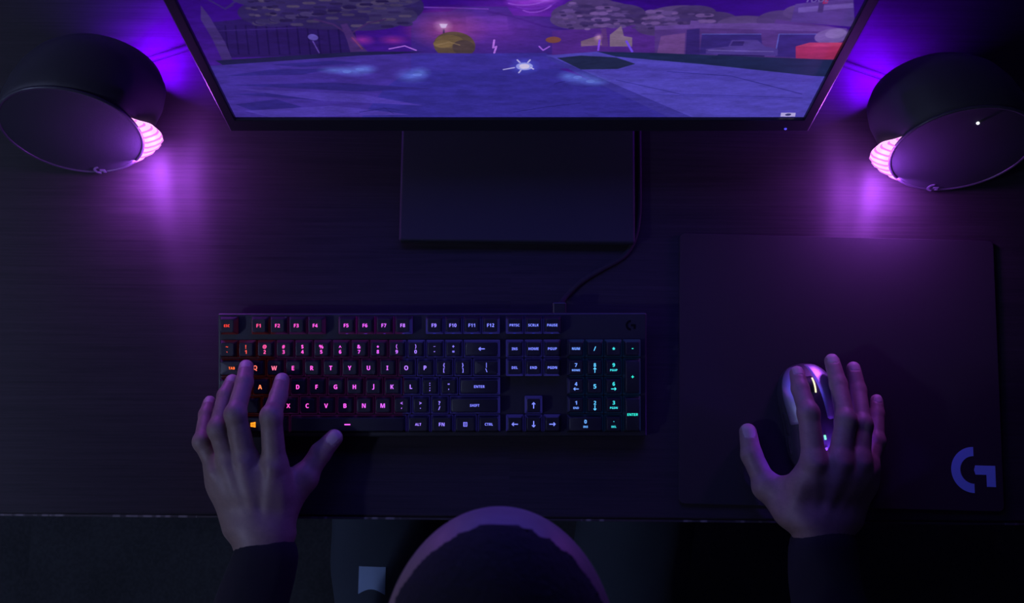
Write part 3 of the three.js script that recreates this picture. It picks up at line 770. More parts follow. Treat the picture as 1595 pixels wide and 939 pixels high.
// ---------------------------------------------------------------- keyboard
const U = 0.01905;
const font = await new FontLoader().loadAsync('fonts/droid/droid_sans_bold.typeface.json');
{
  const A = 8 * Math.PI / 180;
  const t = thing('keyboard', 'full-size black keyboard with rainbow backlit keys on the desk', 'keyboard', [-0.0813, DESK + 0.0195, 0.0785], 0.002);
  t.rotation.set(A, 0.002, 0);
  const CW = 0.4375, CD = 0.1265;
  const frame = new THREE.Shape(); frame.moveTo(-CW / 2, -CD / 2); frame.lineTo(CW / 2, -CD / 2); frame.lineTo(CW / 2, CD / 2); frame.lineTo(-CW / 2, CD / 2); frame.closePath();
  mesh('case', box(CW, 0.0115, CD, 0, -0.00575, 0, 0.002), std([0.022, 0.022, 0.026], 0.45), t);
  // x of a key in key units from the left edge of the main block; rows in key units from the function row
  const X0 = -0.0813 * 0 - 0.2185 + 0.0025, Z0 = -CD / 2 + 0.0123;
  const tint = (x, row) => {   // rainbow along the board
    const stops = [[0, [1.0, 0.05, 0.03]], [1.2, [1.0, 0.07, 0.06]], [2.2, [1.0, 0.07, 0.45]], [5, [1.0, 0.10, 0.75]], [8, [0.75, 0.11, 0.95]], [10, [0.36, 0.20, 1.0]], [13, [0.20, 0.21, 1.0]], [18, [0.18, 0.24, 1.0]], [19, [0.14, 0.40, 1.0]], [20, [0.06, 0.62, 0.85]], [21, [0.03, 0.78, 0.66]], [23, [0.02, 0.8, 0.62]]];
    let i = 0; while (i < stops.length - 2 && x > stops[i + 1][0]) i++;
    const [a, ca] = stops[i], [b, cb] = stops[i + 1], k = Math.max(0, Math.min(1, (x - a) / (b - a))), c = [0, 1, 2].map((q) => ca[q] + (cb[q] - ca[q]) * k);
    if (x < 2.6 && row > 1) { const o = Math.min(1, (row - 1) / 3); c[1] += 0.22 * o; c[2] *= 1 - 0.9 * o; }
    return c;
  };
  const capCache = new Map();
  function capGeo(w, d) {
    const key = `${w}_${d}`; if (capCache.has(key)) return capCache.get(key);
    const bw = w * U - 0.0011, bd = d * U - 0.0011, lev = [[0.0022, 0, 0.0011], [0.0085, 0.0019, 0.0016], [0.0101, 0.0023, 0.002], [0.0105, 0.0030, 0.002]];
    const ring = (hw, hd, r) => { const o = []; for (let c = 0; c < 4; c++) for (let k = 0; k < 4; k++) { const a = (c + k / 3) * Math.PI / 2; o.push([(c === 0 || c === 3 ? 1 : -1) * (hw - r) + r * Math.cos(a), (c < 2 ? 1 : -1) * (hd - r) + r * Math.sin(a)]); } return o; };
    const p = [], idx = []; lev.forEach(([y, ins, r], li) => ring(bw / 2 - ins, bd / 2 - ins, r + (li ? 0 : 0)).forEach(([x, z]) => p.push(x, y, z)));
    const n = 16; for (let l = 0; l < 3; l++) for (let j = 0; j < n; j++) { const a = l * n + j, b = l * n + (j + 1) % n; idx.push(a, a + n, b, b, a + n, b + n); }
    p.push(0, 0.0102, 0); const c = p.length / 3 - 1; for (let j = 0; j < n; j++) idx.push(3 * n + j, c, 3 * n + (j + 1) % n);
    let g = new THREE.BufferGeometry(); g.setAttribute('position', new THREE.Float32BufferAttribute(p, 3)); g.setIndex(idx); g = toCreasedNormals(g, 0.5); capCache.set(key, g); return g;
  }
  const capMat = std([0.014, 0.014, 0.017], 0.5);
  const flat = (shapes) => new THREE.ShapeGeometry(shapes, 6);
  function word(text, size, dy = 0) { const g = flat(font.generateShapes(text, size)); g.computeBoundingBox(); const b = g.boundingBox; return g.translate(-(b.min.x + b.max.x) / 2, -(b.min.y + b.max.y) / 2 + dy, 0); }
  function polyGeo(...loops) { return flat(loops.map((l) => { const s = new THREE.Shape(); l.forEach(([x, y], i) => (i ? s.lineTo(x / 1000, y / 1000) : s.moveTo(x / 1000, y / 1000))); s.closePath(); return s; })); }
  const rot = (g, a) => g.rotateZ(a), q = Math.PI / 2;
  const arrow = (a = 0, k = 1, dy = 0) => rot(polyGeo([[-3.3, 0], [-1.3, 2], [-0.7, 1.4], [-1.6, 0.48], [3.2, 0.48], [3.2, -0.48], [-1.6, -0.48], [-0.7, -1.4], [-1.3, -2]]), a).scale(k, k, 1).translate(0, dy, 0);
  const legendOf = {
    left: () => arrow(0), right: () => arrow(2 * q), up: () => arrow(-q), down: () => arrow(q), back: () => arrow(0),
    bar: () => polyGeo([[-3, 0.6], [3, 0.6], [3, -0.6], [-3, -0.6]]),
    win: () => polyGeo([[-2.6, 2], [-0.2, 2.5], [-0.2, 0.2], [-2.6, 0.2]], [[0.1, 2.5], [2.6, 2.9], [2.6, 0.2], [0.1, 0.2]], [[-2.6, -0.1], [-0.2, -0.1], [-0.2, -2.3], [-2.6, -1.9]], [[0.1, -0.1], [2.6, -0.1], [2.6, -2.8], [0.1, -2.4]]),
    menu: () => mergeGeometries([polyGeo([[-2, 2.2], [-1.4, 2.2], [-1.4, -2.2], [-2, -2.2]], [[1.4, 2.2], [2, 2.2], [2, -2.2], [1.4, -2.2]], [[-1.4, 2.2], [1.4, 2.2], [1.4, 1.6], [-1.4, 1.6]], [[-1.4, -1.6], [1.4, -1.6], [1.4, -2.2], [-1.4, -2.2]], [[-0.9, 0.9], [0.9, 0.9], [0.9, 0.4], [-0.9, 0.4]], [[-0.9, -0.4], [0.9, -0.4], [0.9, -0.9], [-0.9, -0.9]])]),
  };
  function legendGeo(l) {
    if (l.startsWith('#') && !l.includes('|')) { const a = l.slice(1); return legendOf[a](); }
    if (l.includes('|')) { const [a, b] = l.split('|'); const top = a === 'PIPE' ? '|' : a; return mergeGeometries([top, b].map((w, i) => w.length > 1 && w[0] === '#' ? arrow({ '#left': 0, '#right': 2 * q, '#up': -q, '#down': q }[w], 0.85, -0.0026) : word(w, w.length > 1 ? 0.0021 : 0.0037, i ? -0.0027 : 0.0025)).map((g) => { const h = g.index ? g.toNonIndexed() : g; return h; })); }
    return word(l, l.length === 1 ? 0.0044 : l.length === 2 ? 0.0036 : l.length === 3 && l[0] === 'F' ? 0.0034 : 0.0026);
  }
  const rowsDef = [
    [0, [[0, 1, 'ESC'], ...[1, 2, 3, 4].map((n) => [1 + (n - 1) + 0.68, 1, 'F' + n]), ...[5, 6, 7, 8].map((n) => [n + 1.32, 1, 'F' + n]), ...[9, 10, 11, 12].map((n) => [n + 1.98, 1, 'F' + n]), [15.25, 1, 'PRTSC'], [16.25, 1, 'SCRLK'], [17.25, 1, 'PAUSE']]],
    [1.25, [['~|`'], ['!|1'], ['@|2'], ['#|3'], ['$|4'], ['%|5'], ['^|6'], ['&|7'], ['*|8'], ['(|9'], [')|0'], ['_|-'], ['+|=']].map(([l], i) => [i, 1, l]).concat([[13, 2, '#back'], [15.25, 1, 'INS'], [16.25, 1, 'HOME'], [17.25, 1, 'PGUP'], [18.5, 1, 'NUM'], [19.5, 1, '/'], [20.5, 1, '*'], [21.5, 1, '-']])],
    [2.25, [[0, 1.5, 'TAB'], ...[...'QWERTYUIOP'].map((l, i) => [1.5 + i, 1, l]), [11.5, 1, '{|['], [12.5, 1, '}|]'], [13.5, 1.5, 'PIPE|\\'], [15.25, 1, 'DEL'], [16.25, 1, 'END'], [17.25, 1, 'PGDN'], [18.5, 1, '7|HOME'], [19.5, 1, '8|#up'], [20.5, 1, '9|PGUP'], [21.5, 1, '+', 2]]],
    [3.25, [[0, 1.75, 'CAPS'], ...[...'ASDFGHJKL'].map((l, i) => [1.75 + i, 1, l]), [10.75, 1, ':|;'], [11.75, 1, '"|\''], [12.75, 2.25, 'ENTER'], [18.5, 1, '4|#left'], [19.5, 1, '5'], [20.5, 1, '6|#right']]],
    [4.25, [[0, 2.25, 'SHIFT'], ...[...'ZXCVBNM'].map((l, i) => [2.25 + i, 1, l]), [9.25, 1, '<|,'], [10.25, 1, '>|.'], [11.25, 1, '?|/'], [12.25, 2.75, 'SHIFT'], [16.25, 1, '#up'], [18.5, 1, '1|END'], [19.5, 1, '2|#down'], [20.5, 1, '3|PGDN'], [21.5, 1, 'ENTER', 2]]],
    [5.25, [[0, 1.25, 'CTRL'], [1.25, 1.25, '#win'], [2.5, 1.25, 'ALT'], [3.75, 6.25, '#bar'], [10, 1.25, 'ALT'], [11.25, 1.25, 'FN'], [12.5, 1.25, '#menu'], [13.75, 1.25, 'CTRL'], [15.25, 1, '#left'], [16.25, 1, '#down'], [17.25, 1, '#right'], [18.5, 2, '0|INS'], [20.5, 1, '.|DEL']]],
  ];
  const ledGeo = new Map();
  for (const [row, keys] of rowsDef) for (const [x, w, l, d = 1] of keys) {
    const cx = X0 + (x + w / 2) * U, cz = Z0 + (row + (d - 1) / 2) * U, c = tint(x + w / 2 - 0.5, row);
    const k = mesh('key', capGeo(w, d), capMat, t); k.position.set(cx, 0, cz);
    const bright = glowMat(c, 1.4), lg = mesh('legend', legendGeo(l).rotateX(-Math.PI / 2), bright, k); lg.position.y = 0.01056; lg.castShadow = false;
    const lk = `${w}_${d}`; if (!ledGeo.has(lk)) ledGeo.set(lk, box(w * U - 0.0012, 0.0006, d * U - 0.0012));
    const lo = mesh('backlight', ledGeo.get(lk), glowMat([c[0] * c[0], c[1] * c[1] * 0.6, c[2]], row === 0 && x > 5 ? 0.12 : x > 9 && x < 18.2 ? 0.04 : 0.012), t); lo.position.set(cx, 0.0004, cz);
    if (row === 0 && x > 5) { const f = mesh('front_legend', polyGeo([[-2.2, 0.5], [2.2, 0.5], [1.4, -0.5], [-1.4, -0.5]].map(([a, b]) => [a * (0.5 + 0.5 * hash(Math.round(x * 4), 3, 9)), b])).rotateX(-1.35), glowMat([c[0] * 0.2, c[1] * 0.25, c[2] * 0.6], 0.6), k); f.position.set(0, 0.0052, 0.0082); }
  }
  for (const [x0, x1, c, p] of [[-0.215, -0.16, [1, 0.1, 0.1], 0.25], [-0.16, -0.03, [0.7, 0.08, 0.9], 0.3], [-0.03, 0.13, [0.12, 0.1, 1], 0.9], [0.14, 0.215, [0.05, 0.25, 1], 0.3]]) { const l = new THREE.RectAreaLight(col(...c), p, x1 - x0, 0.115); l.position.set((x0 + x1) / 2, 0.0009, 0); l.rotation.x = Math.PI / 2; t.add(l); }
  const mk = mesh('maker_mark', markGeo(0.0105, 0.0003).rotateX(-Math.PI / 2), std([0.004, 0.004, 0.005], 0.25), t); mk.position.set(0.2025, 0.0001, Z0 + 0.0005);
  mesh('cable_boot', box(0.014, 0.008, 0.014, 0.13, -0.006, -CD / 2 - 0.004, 0.002), blackPlastic, t);
  for (const x of [-0.17, 0.17]) mesh('foot', box(0.03, 0.014, 0.004, x, -0.0175, -0.052, 0.001), blackPlastic, t);
}
cable('keyboard_cable', 'thin dark cable curving from the keyboard up beside the monitor stand', [[49, 20, 13], [51, 12, 4], [56, 4, -4], [72, 3, -20], [96, 3, -35], [118, 3, -48], [128.5, 3, -64], [134, 3, -88], [135.5, 3, -130], [136, 3, -183], [137, 3, -300], [122, 3, -335]], 0.0026);

// ---------------------------------------------------------------- mouse
{
  const t = thing('computer_mouse', 'dark grey computer mouse with glowing wheel under the right hand', 'mouse', [0.3075, DESK + 0.003, 0.127], 0.165);
  const L = 0.062, half = (k) => { const z = -1 + 2 * k; return z; };
  const wid = (z) => 0.0315 * Math.pow(Math.max(0, 1 - Math.pow(Math.abs(z), 3.2)), 0.42) * (1 - 0.1 * Math.exp(-((z + 0.05) ** 2) / 0.15));
  const hgt = (z) => 0.037 * Math.pow(Math.max(0, 1 - Math.pow(Math.abs(z - 0.2) / 1.22, 2.3)), 0.75) * (z < -0.5 ? 1 - 0.25 * (-(z + 0.5)) : 1);
  const surf = (z, a) => { const w = wid(z), h = Math.max(0.002, hgt(z)); const ca = Math.cos(a), sa = Math.sin(a); return [w * Math.sign(ca) * Math.pow(Math.abs(ca), 0.72), 0.0015 + h * Math.pow(Math.max(0, sa), 0.8), z * L]; };
  const zs = [...Array(41)].map((_, i) => -Math.cos(i / 40 * Math.PI) * 0.9995);
  const shell = gridGeo(41, 33, (i, j) => surf(zs[i], j / 32 * Math.PI)); void half;
  mesh('shell', shell, std([0.03, 0.03, 0.035], 0.4, { side: THREE.DoubleSide }), t);
  const patch = (z0, z1, a0, a1, off) => gridGeo(25, 17, (i, j) => { const z = z0 + (z1 - z0) * i / 24, a = a0 + (a1 - a0) * j / 16, p = surf(z, a), n = [Math.cos(a) * off, Math.sin(a) * off, 0]; const e = i === 0 || i === 24 || j === 0 || j === 16 ? -0.4 : 1; return [p[0] + n[0] * e, p[1] + n[1] * e, p[2]]; });
  const bm = phys([0.42, 0.42, 0.5], 0.42, { side: THREE.DoubleSide, metalness: 0.9 });
  mesh('button', patch(-0.985, -0.02, 0.42, 1.44, 0.0009), bm, t);
  mesh('button', patch(-0.985, -0.02, 1.70, 2.72, 0.0009), bm, t);
  mesh('thumb_button', patch(-0.25, 0.12, 2.86, 3.0, 0.0012), blackPlastic, t); mesh('thumb_button', patch(0.14, 0.45, 2.86, 3.0, 0.0012), blackPlastic, t);
  const wy = 0.0015 + hgt(-0.58) - 0.0075;
  const wheel = mesh('scroll_wheel', new THREE.CylinderGeometry(0.0115, 0.0115, 0.0065, 36).rotateZ(Math.PI / 2).translate(0, wy, -0.58 * L), std([0.015, 0.015, 0.017], 0.6), t);
  mesh('wheel_light', new THREE.TorusGeometry(0.0116, 0.0009, 8, 24, 1.75).rotateZ(Math.PI / 2 - 0.875).rotateY(Math.PI / 2).translate(0.0026, wy, -0.58 * L), glowMat([1.0, 0.95, 0.62], 1.1), wheel).userData.label = 'pale yellow glowing ring';
  const dz = 0.24, dp = surf(dz, Math.PI / 2); mesh('sensor_light', box(0.0022, 0.0012, 0.0048, 0, dp[1] + 0.0004, dz * L, 0.0005), glowMat([0.25, 1.0, 0.7], 1.1), t).userData.label = 'small green light';
  const lz = 0.5, lp = surf(lz, Math.PI / 2); const ll = mesh('logo_light', markGeo(0.013, 0.0006).rotateX(-Math.PI / 2 + 0.2), glowMat([0.2, 0.06, 1.0], 1.3), t); ll.position.set(0, lp[1] + 0.0006, lz * L); ll.userData.label = 'blue glowing emblem';
  const side = new THREE.PointLight(col(0.16, 0.04, 1.0), 0.02); side.position.set(-0.003, lp[1] + 0.004, 0.52 * L); side.castShadow = true; side.shadow.radius = 0.15; t.add(side);
  mesh('base', gridGeo(2, 40, (i, j) => { const a = j / 40 * 2 * Math.PI; return i ? [0.027 * Math.cos(a), 0.0003, 0.055 * Math.sin(a)] : [0.028 * Math.cos(a), 0.002, 0.056 * Math.sin(a)]; }, true), blackPlastic, t);
}

// ---------------------------------------------------------------- the person
{
  const OX = 0, OZ = 0.55;
  const t = thing('person', 'person in a black hooded top leaning over the desk, typing and holding a mouse', 'person', [OX, 0, OZ]);
  const m3 = (a) => a.map((p) => [p[0] / 1000, DESK + p[1] / 1000, p[2] / 1000]);
  const base = [0.22, 0.15, 0.125], nailC = [0.36, 0.28, 0.26];
  function hand(j, wrist, arm, lo, hi) {
    const R = { pinky: [9.5, 8.4, 7.2, 6.4], ring: [10.5, 9.5, 8, 7.2], middle: [11, 10, 8.6, 7.6], index: [11, 10.2, 8.7, 7.6], thumb: [15, 12, 10.6, 8.8] };
    const fingers = [], palm = [], nails = [];
    const W = m3(wrist), AR = m3(arm);
    for (const k of Object.keys(R)) {
      const p = m3(j[k]), r = R[k].map((v) => v / 1000);
      const segs = [cap(p[0], p[1], r[0] * 1.06, r[1]), cap(p[1], p[2], r[1] * 0.95, r[2]), cap(p[2], p[3], r[2], r[3]), ell(p[1], [r[1] * 0.98, r[1] * 0.98, r[1] * 1.1])];
      fingers.push((x, y, z) => smin(smin(smin(segs[0](x, y, z), segs[1](x, y, z), 0.004), segs[2](x, y, z), 0.003), segs[3](x, y, z), 0.004));
      const dx = p[3][0] - p[2][0], dy = p[3][1] - p[2][1], dz = p[3][2] - p[2][2], l = Math.hypot(dx, dy, dz), d = [dx / l, dy / l, dz / l];
      const up = [-d[1] * d[0], 1 - d[1] * d[1], -d[1] * d[2]], ul = Math.hypot(...up), n = up.map((v) => v / ul), s = [d[1] * n[2] - d[2] * n[1], d[2] * n[0] - d[0] * n[2], d[0] * n[1] - d[1] * n[0]];
      nails.push({ c: [0, 1, 2].map((q) => p[3][q] + d[q] * 0.0012 + n[q] * r[3] * 0.86), d, n, s, w: r[3] * 0.72, l: r[3] * 0.95 });
    }
    const order = ['pinky', 'ring', 'middle', 'index'];
    order.forEach((k, i) => { const p = m3(j[k])[0], w = W[i]; palm.push(cap([p[0], p[1] - 0.001, p[2]], w, [0.0105, 0.011, 0.0115, 0.0115][i], 0.016)); palm.push(cap([p[0], p[1] - 0.009, p[2] + 0.006], [w[0], w[1] - 0.007, w[2]], 0.009, 0.014)); });
    const th = m3(j.thumb), ix = m3(j.index)[0];
    palm.push(cap(th[0], th[1], 0.016, 0.0125), cap([ix[0], ix[1] - 0.01, ix[2] + 0.012], th[0], 0.010, 0.015), cap([ix[0], ix[1] - 0.012, ix[2] + 0.02], th[1], 0.0065, 0.008));
    for (let i = 0; i < 3; i++) { const a = m3(j[order[i]])[0], b = m3(j[order[i + 1]])[0]; palm.push(cap([a[0], a[1] - 0.002, a[2] + 0.013], [b[0], b[1] - 0.002, b[2] + 0.013], 0.0095, 0.0095), cap([a[0] * 0.6 + W[i][0] * 0.4, a[1] * 0.6 + W[i][1] * 0.4 - 0.001, a[2] * 0.6 + W[i][2] * 0.4], [b[0] * 0.6 + W[i + 1][0] * 0.4, b[1] * 0.6 + W[i + 1][1] * 0.4 - 0.001, b[2] * 0.6 + W[i + 1][2] * 0.4], 0.012, 0.012)); }
    palm.push(cap(W[1], AR[0], 0.02, 0.023), cap(W[2], AR[0], 0.02, 0.023));
    const ridges = order.map((k, i) => { const p = m3(j[k])[0], w = W[i], rr = [0.0105, 0.011, 0.0115, 0.0115][i]; const wc = [W[1][0] * 0.5 + W[2][0] * 0.5 + (w[0] - W[1][0]) * 0.35, w[1] + 0.013, w[2] + 0.004]; return cap([p[0], p[1] + rr - 0.001, p[2] + 0.004], wc, 0.0028, 0.0016); });
    const bumps = order.map((k) => { const p = m3(j[k])[0]; return ell([p[0], p[1] + 0.0015, p[2]], [0.0105, 0.0105, 0.013]); });
    const sdf = (x, y, z) => {
      let d = palm[0](x, y, z); for (let i = 1; i < palm.length; i++) d = smin(d, palm[i](x, y, z), 0.011);
      let f = 1; for (const q of fingers) f = Math.min(f, q(x, y, z));
      d = smin(d, f, 0.006); for (const q of bumps) d = smin(d, q(x, y, z), 0.005); for (const q of ridges) d = smin(d, q(x, y, z), 0.008);
      for (const n of nails) { const px = x - n.c[0], py = y - n.c[1], pz = z - n.c[2]; const a = (px * n.d[0] + py * n.d[1] + pz * n.d[2]) / n.l, b = (px * n.s[0] + py * n.s[1] + pz * n.s[2]) / n.w, h = px * n.n[0] + py * n.n[1] + pz * n.n[2]; const e = a * a * a * a + b * b * b * b; if (e < 1.5 && Math.abs(h) < 0.005) { const rim = Math.exp(-((e - 1) ** 2) * 14); d += 0.0006 * rim; } }
      return d;
    };
    const g = skin(sdf, lo.map((v, i) => v / 1000 + (i === 1 ? DESK : 0)), hi.map((v, i) => v / 1000 + (i === 1 ? DESK : 0)), 0.00135);
    return paint(g, (x, y, z) => {
      const m = 0.86 + 0.28 * (0.5 * vnoise(x * 700, z * 700, 51) + 0.5 * vnoise(x * 180 + y * 90, z * 180, 52));
      for (const n of nails) { const px = x - n.c[0], py = y - n.c[1], pz = z - n.c[2]; const a = (px * n.d[0] + py * n.d[1] + pz * n.d[2]) / n.l, b = (px * n.s[0] + py * n.s[1] + pz * n.s[2]) / n.w, h = px * n.n[0] + py * n.n[1] + pz * n.n[2]; if (a * a * a * a + b * b * b * b < 1 && Math.abs(h) < 0.005) return a > 0.72 ? [0.44, 0.38, 0.35] : nailC; }
      return base.map((v) => v * m);
    });
  }
  const LH = hand({ pinky: [[-288, 52, 172], [-303, 54, 146], [-306, 34, 119], [-306, 24, 106]], ring: [[-274, 58, 166], [-284, 68, 134], [-283, 50, 101], [-280, 38, 86]], middle: [[-258, 61, 163], [-266, 74, 120], [-264, 53, 88], [-266, 40, 72]], index: [[-230, 60, 168], [-232, 72, 122], [-230, 52, 101], [-230, 39, 85]], thumb: [[-229, 38, 210], [-206, 35, 181], [-191, 31, 157], [-178, 30, 142]] },
    [[-266, 46, 226], [-252, 50, 230], [-240, 50, 233], [-228, 46, 234]], [[-242, 46, 256]], [-324, 4, 54], [-162, 96, 276]);
  const RH = hand({ pinky: [[349, 45, 171], [364, 32, 146], [371, 18, 118], [373, 13, 104]], ring: [[336, 60, 165], [344, 52, 130], [349, 30, 95], [348, 21, 72]], middle: [[315, 67, 165], [325, 61, 126], [326, 40, 89], [324, 29, 65]], index: [[291, 66, 165], [289, 61, 119], [286, 46, 94], [286, 37, 78]], thumb: [[274, 34, 208], [254, 26, 190], [242, 18, 159], [240, 14, 136]] },
    [[328, 43, 218], [312, 49, 222], [294, 49, 222], [277, 45, 216]], [[302, 42, 250]], [224, 3, 50], [390, 94, 272]);
  // head, built upright and then bent forward
  const HC = new THREE.Matrix4().makeTranslation(-0.008, 1.155, 0.279).multiply(new THREE.Matrix4().makeRotationX(-0.36));
  const HI = HC.clone().invert(), v3 = new THREE.Vector3();
  const hp = (f) => (x, y, z) => { v3.set(x, y, z).applyMatrix4(HI); return f(v3.x, v3.y, v3.z); };
  const cran = ell([0, 0, 0.004], [0.0745, 0.082, 0.096]), brow = ell([0, -0.028, -0.058], [0.058, 0.03, 0.036]), jaw = ell([0, -0.085, -0.03], [0.056, 0.055, 0.066]), chin = ell([0, -0.128, -0.068], [0.024, 0.018, 0.02]);
  const nose = cap([0, -0.045, -0.094], [0, -0.078, -0.108], 0.007, 0.011), nl = ell([-0.012, -0.081, -0.1], [0.007, 0.006, 0.009]), nr = ell([0.012, -0.081, -0.1], [0.007, 0.006, 0.009]);
  const cheekL = ell([-0.04, -0.07, -0.06], [0.026, 0.024, 0.026]), cheekR = ell([0.04, -0.07, -0.06], [0.026, 0.024, 0.026]);
  const lipU = cap([-0.018, -0.101, -0.092], [0.018, -0.101, -0.092], 0.005, 0.005), lipD = cap([-0.015, -0.109, -0.091], [0.015, -0.109, -0.091], 0.006, 0.006);
  const eyeL = ell([-0.032, -0.046, -0.08], [0.013, 0.010, 0.011]), eyeR = ell([0.032, -0.046, -0.08], [0.013, 0.010, 0.011]);
  const socket = [ell([-0.032, -0.044, -0.098], [0.019, 0.012, 0.014]), ell([0.032, -0.044, -0.098], [0.019, 0.012, 0.014])];
  const ears = [-1, 1].map((q) => ell([q * 0.079, -0.046, 0.012], [0.008, 0.031, 0.018]));
  const headF = (x, y, z) => {
    let d = smin(cran(x, y, z), brow(x, y, z), 0.02); d = smin(d, jaw(x, y, z), 0.03); d = smin(d, chin(x, y, z), 0.02); d = smin(d, cheekL(x, y, z), 0.02); d = smin(d, cheekR(x, y, z), 0.02);
    for (const s of socket) d = -smin(-d, s(x, y, z), 0.008);
    d = smin(d, nose(x, y, z), 0.008); d = smin(d, nl(x, y, z), 0.005); d = smin(d, nr(x, y, z), 0.005); d = smin(d, lipU(x, y, z), 0.004); d = smin(d, lipD(x, y, z), 0.004); d = Math.min(d, eyeL(x, y, z), eyeR(x, y, z)); for (const e of ears) d = smin(d, e(x, y, z), 0.006); return d;
  };
  const neck = cap([-0.006, 1.10, 0.33], [0, 1.00, 0.43], 0.058, 0.066), headS = hp(headF), headNeck = (x, y, z) => smin(headS(x, y, z), neck(x, y, z), 0.02);
  const HG = paint(skin(headNeck, [-0.105, 0.93, 0.13], [0.09, 1.27, 0.50], 0.0032), (x, y, z) => {
    v3.set(x, y, z).applyMatrix4(HI); const m = 0.9 + 0.2 * vnoise(v3.x * 200, v3.y * 200 + v3.z * 90, 53);
    for (const q of [-1, 1]) { const ex = v3.x - q * 0.032, ey = v3.y + 0.046; if (v3.z < -0.082 && Math.hypot(ex / 0.012, ey / 0.007) < 1) return Math.hypot(ex, ey) < 0.0052 ? [0.02, 0.012, 0.01] : [0.55, 0.52, 0.5]; if (v3.z < -0.07 && Math.abs(ey - 0.019 + ex * q * 0.1) < 0.003 && Math.abs(ex) < 0.019) return [0.012, 0.009, 0.009]; }
    if (Math.abs(v3.y + 0.105) < 0.0085 && Math.abs(v3.x) < 0.021 && v3.z < -0.088) return [0.14, 0.06, 0.055];
    return base.map((v) => v * m * 1.05);
  });
  // covered core of the figure: torso, arms and legs under the clothes
  const P = { sL: [-0.185, 1.02, 0.44], sR: [0.185, 1.02, 0.44], eL: [-0.285, 0.80, 0.50], eR: [0.325, 0.79, 0.50], wL: [-0.242, 0.796, 0.256], wR: [0.302, 0.792, 0.25], hip: [0, 0.57, 0.66], chest: [0, 0.95, 0.47] };
  const bones = (k) => [cap([-0.06, ...P.hip.slice(1)], [-0.07, ...P.chest.slice(1)], 0.115 * k, 0.115 * k), cap([0.06, ...P.hip.slice(1)], [0.07, ...P.chest.slice(1)], 0.115 * k, 0.115 * k), cap([-0.06, 1.0, 0.46], P.sL, 0.075 * k, 0.066 * k), cap([0.06, 1.0, 0.46], P.sR, 0.075 * k, 0.066 * k), cap(P.sL, P.eL, 0.058 * k, 0.046 * k), cap(P.sR, P.eR, 0.058 * k, 0.046 * k), cap(P.eL, P.wL, 0.045 * k, 0.031 * k), cap(P.eR, P.wR, 0.045 * k, 0.031 * k)];
  const legs = (k) => [-1, 1].flatMap((q) => [cap([q * 0.1, 0.575, 0.66], [q * 0.155, 0.565, 0.16], 0.088 * k, 0.066 * k), cap([q * 0.155, 0.56, 0.15], [q * 0.16, 0.1, 0.2], 0.058 * k, 0.042 * k)]);
  const join = (list, k) => (x, y, z) => { let d = list[0](x, y, z); for (let i = 1; i < list.length; i++) d = smin(d, list[i](x, y, z), k); return d; };
  const feet = [-1, 1].map((q) => cap([q * 0.16, 0.04, 0.2], [q * 0.165, 0.03, 0.06], 0.034, 0.028));
  const core = paint(skin(join([...bones(0.82), ...legs(0.85), ...feet, cap([0, 0.95, 0.47], [0, 1.05, 0.42], 0.06, 0.058)], 0.03), [-0.42, -0.02, -0.02], [0.44, 1.16, 0.84], 0.012), () => base);
  const bodyG = mergeGeometries([LH, RH, HG, core]).translate(-OX, 0, -OZ);
  mesh('body', bodyG, phys([1, 1, 1], 0.5, { vertexColors: true, specularIntensity: 0.6 }), t);
  const fabric = (g) => uvPlanar(g.translate(-OX, 0, -OZ), 0, 2, 40, 40);
  // hair: close-cropped cap behind the hairline
  const hairF = (x, y, z) => { const d = smin(cran(x, y, z), ell([0, -0.02, 0.03], [0.074, 0.07, 0.074])(x, y, z), 0.02) - 0.0045 - 0.0005 * vnoise(x * 520 + 50, z * 520 + y * 300 + 50, 61); const T = z < -0.01 ? 0.045 - (z + 0.01) * 0.31 : z < 0.05 ? 0.045 - (z + 0.01) * 1.25 : -0.03; const edge = T + 0.0025 * (vnoise(x * 160 + 40, z * 160 + 40, 62) - 0.5) - y; return Math.max(d, edge * 0.8); };
  mesh('hair', skin(hp(hairF), [-0.105, 0.98, 0.15], [0.09, 1.28, 0.42], 0.0026).translate(-OX, 0, -OZ), std([0.008, 0.007, 0.007], 0.95), t).userData.label = 'close-cropped black hair';
  // hooded top
  const bl = bones(1.02), hoodRing = (x, y, z) => { const px = x, py = (y - 1.055) * 0.8 + (z - 0.45) * 0.6, pz = (z - 0.45) * 0.8 - (y - 1.055) * 0.6; return Math.hypot(Math.hypot(px, pz) - 0.1, py) - 0.034; };
  const folds = (x, y, z) => 0.004 * Math.sin(x * 38 + z * 22) * Math.sin(y * 40 + z * 31);
  const top = join(bl, 0.04);
  const topF = (x, y, z) => { let d = smin(top(x, y, z), hoodRing(x, y, z), 0.03) + folds(x, y, z); const h = y < 0.86 && z < 0.3; if (h) d = Math.max(d, (x < 0 ? 0.2405 : 0.2265) + (x < 0 ? -0.10 * (x + 0.25) : 0.0) - z); return Math.max(d, -(neck(x, y, z) - 0.012)); };
  mesh('hooded_top', fabric(skin(topF, [-0.42, 0.42, 0.2], [0.44, 1.2, 0.86], 0.0065)), std([0.007, 0.007, 0.008], 0.95, { bumpMap: weave, bumpScale: 0.0005 }), t).userData.label = 'black hooded top';
  const lg = join(legs(1.0), 0.02); const lf = (x, y, z) => lg(x, y, z) + 0.002 * Math.sin(z * 60 + x * 30) * Math.sin(x * 50);
  mesh('trousers', fabric(skin(lf, [-0.28, 0.08, 0.04], [0.28, 0.70, 0.78], 0.008)), std([0.028, 0.042, 0.06], 0.9, { bumpMap: weave, bumpScale: 0.0005 }), t).userData.label = 'dark blue trousers';
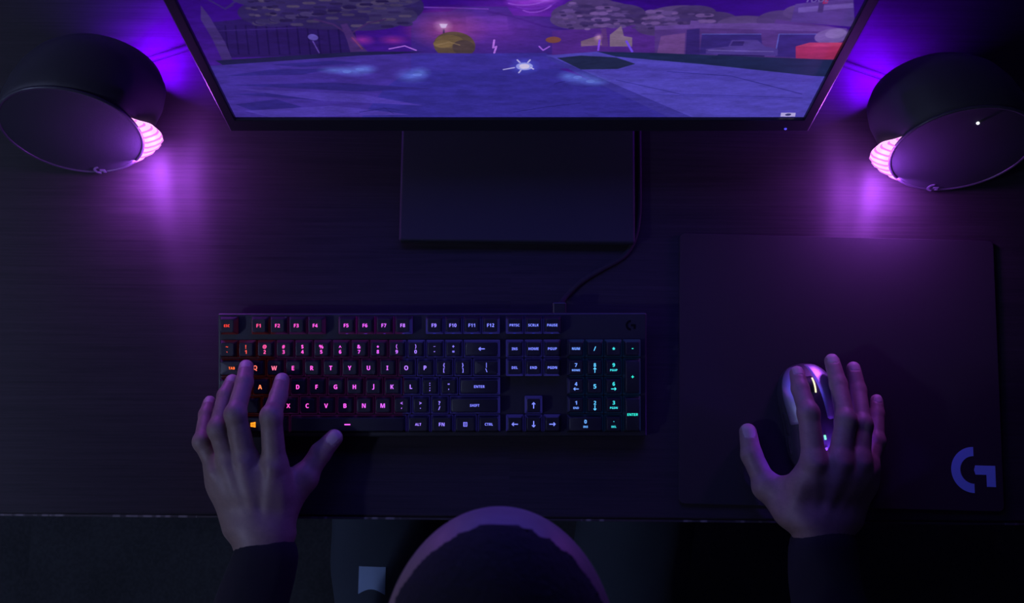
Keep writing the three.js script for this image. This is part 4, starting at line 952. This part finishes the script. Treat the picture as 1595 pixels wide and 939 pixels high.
  for (const q of [-1, 1]) mesh('shoe', skin((x, y, z) => Math.max(smin(cap([q * 0.16, 0.045, 0.22], [q * 0.165, 0.035, 0.05], 0.046, 0.04)(x, y, z), cap([q * 0.16, 0.1, 0.21], [q * 0.16, 0.06, 0.2], 0.046, 0.046)(x, y, z), 0.02), 0.001 - y), [q * 0.16 - 0.07, -0.02, -0.02], [q * 0.16 + 0.07, 0.16, 0.29], 0.005).translate(-OX, 0, -OZ), blackPlastic, t);
  // pale patch sewn to the left thigh
  const pg = gridGeo(9, 9, (i, j) => { const x = -0.172 + 0.031 * j / 8, z = 0.284 + (0.03 - 0.006 * Math.sin(Math.PI * j / 8)) * i / 8; let y = 0.75; while (y > 0.5 && lf(x, y, z) > 0.0012) y -= 0.0005; return [x - OX, y, z - OZ]; });
  mesh('patch', mergeGeometries([pg.toNonIndexed(), pg.toNonIndexed().translate(0, -0.0011, 0)]), std([0.22, 0.32, 0.46], 0.9, { side: THREE.DoubleSide }), t).userData.label = 'pale blue patch on the trouser leg';
}

// ---------------------------------------------------------------- office chair under the person
{
  const t = thing('office_chair', 'black office chair carrying the person in the hooded top', 'chair', [0, 0, 0.64]);
  mesh('seat', box(0.5, 0.08, 0.48, 0, 0.445, 0, 0.03), basePlastic, t);
  mesh('backrest', box(0.46, 0.58, 0.07, 0, 0.86, 0.26, 0.03).rotateX(0), basePlastic, t);
  mesh('back_bracket', box(0.08, 0.26, 0.03, 0, 0.5, 0.265, 0.006), blackPlastic, t);
  mesh('column', new THREE.CylinderGeometry(0.025, 0.03, 0.33, 20).translate(0, 0.245, 0), blackPlastic, t);
  for (let i = 0; i < 5; i++) { const a = i / 5 * 2 * Math.PI + 0.3, leg = mesh('leg', box(0.28, 0.03, 0.045, 0.15, 0.08, 0, 0.008).rotateY(a), blackPlastic, t); mesh('caster', new THREE.CylinderGeometry(0.032, 0.032, 0.04, 20).rotateX(Math.PI / 2).translate(0.27, 0.032, 0).rotateY(a), blackPlastic, leg); }
}

renderer.render(scene, camera);
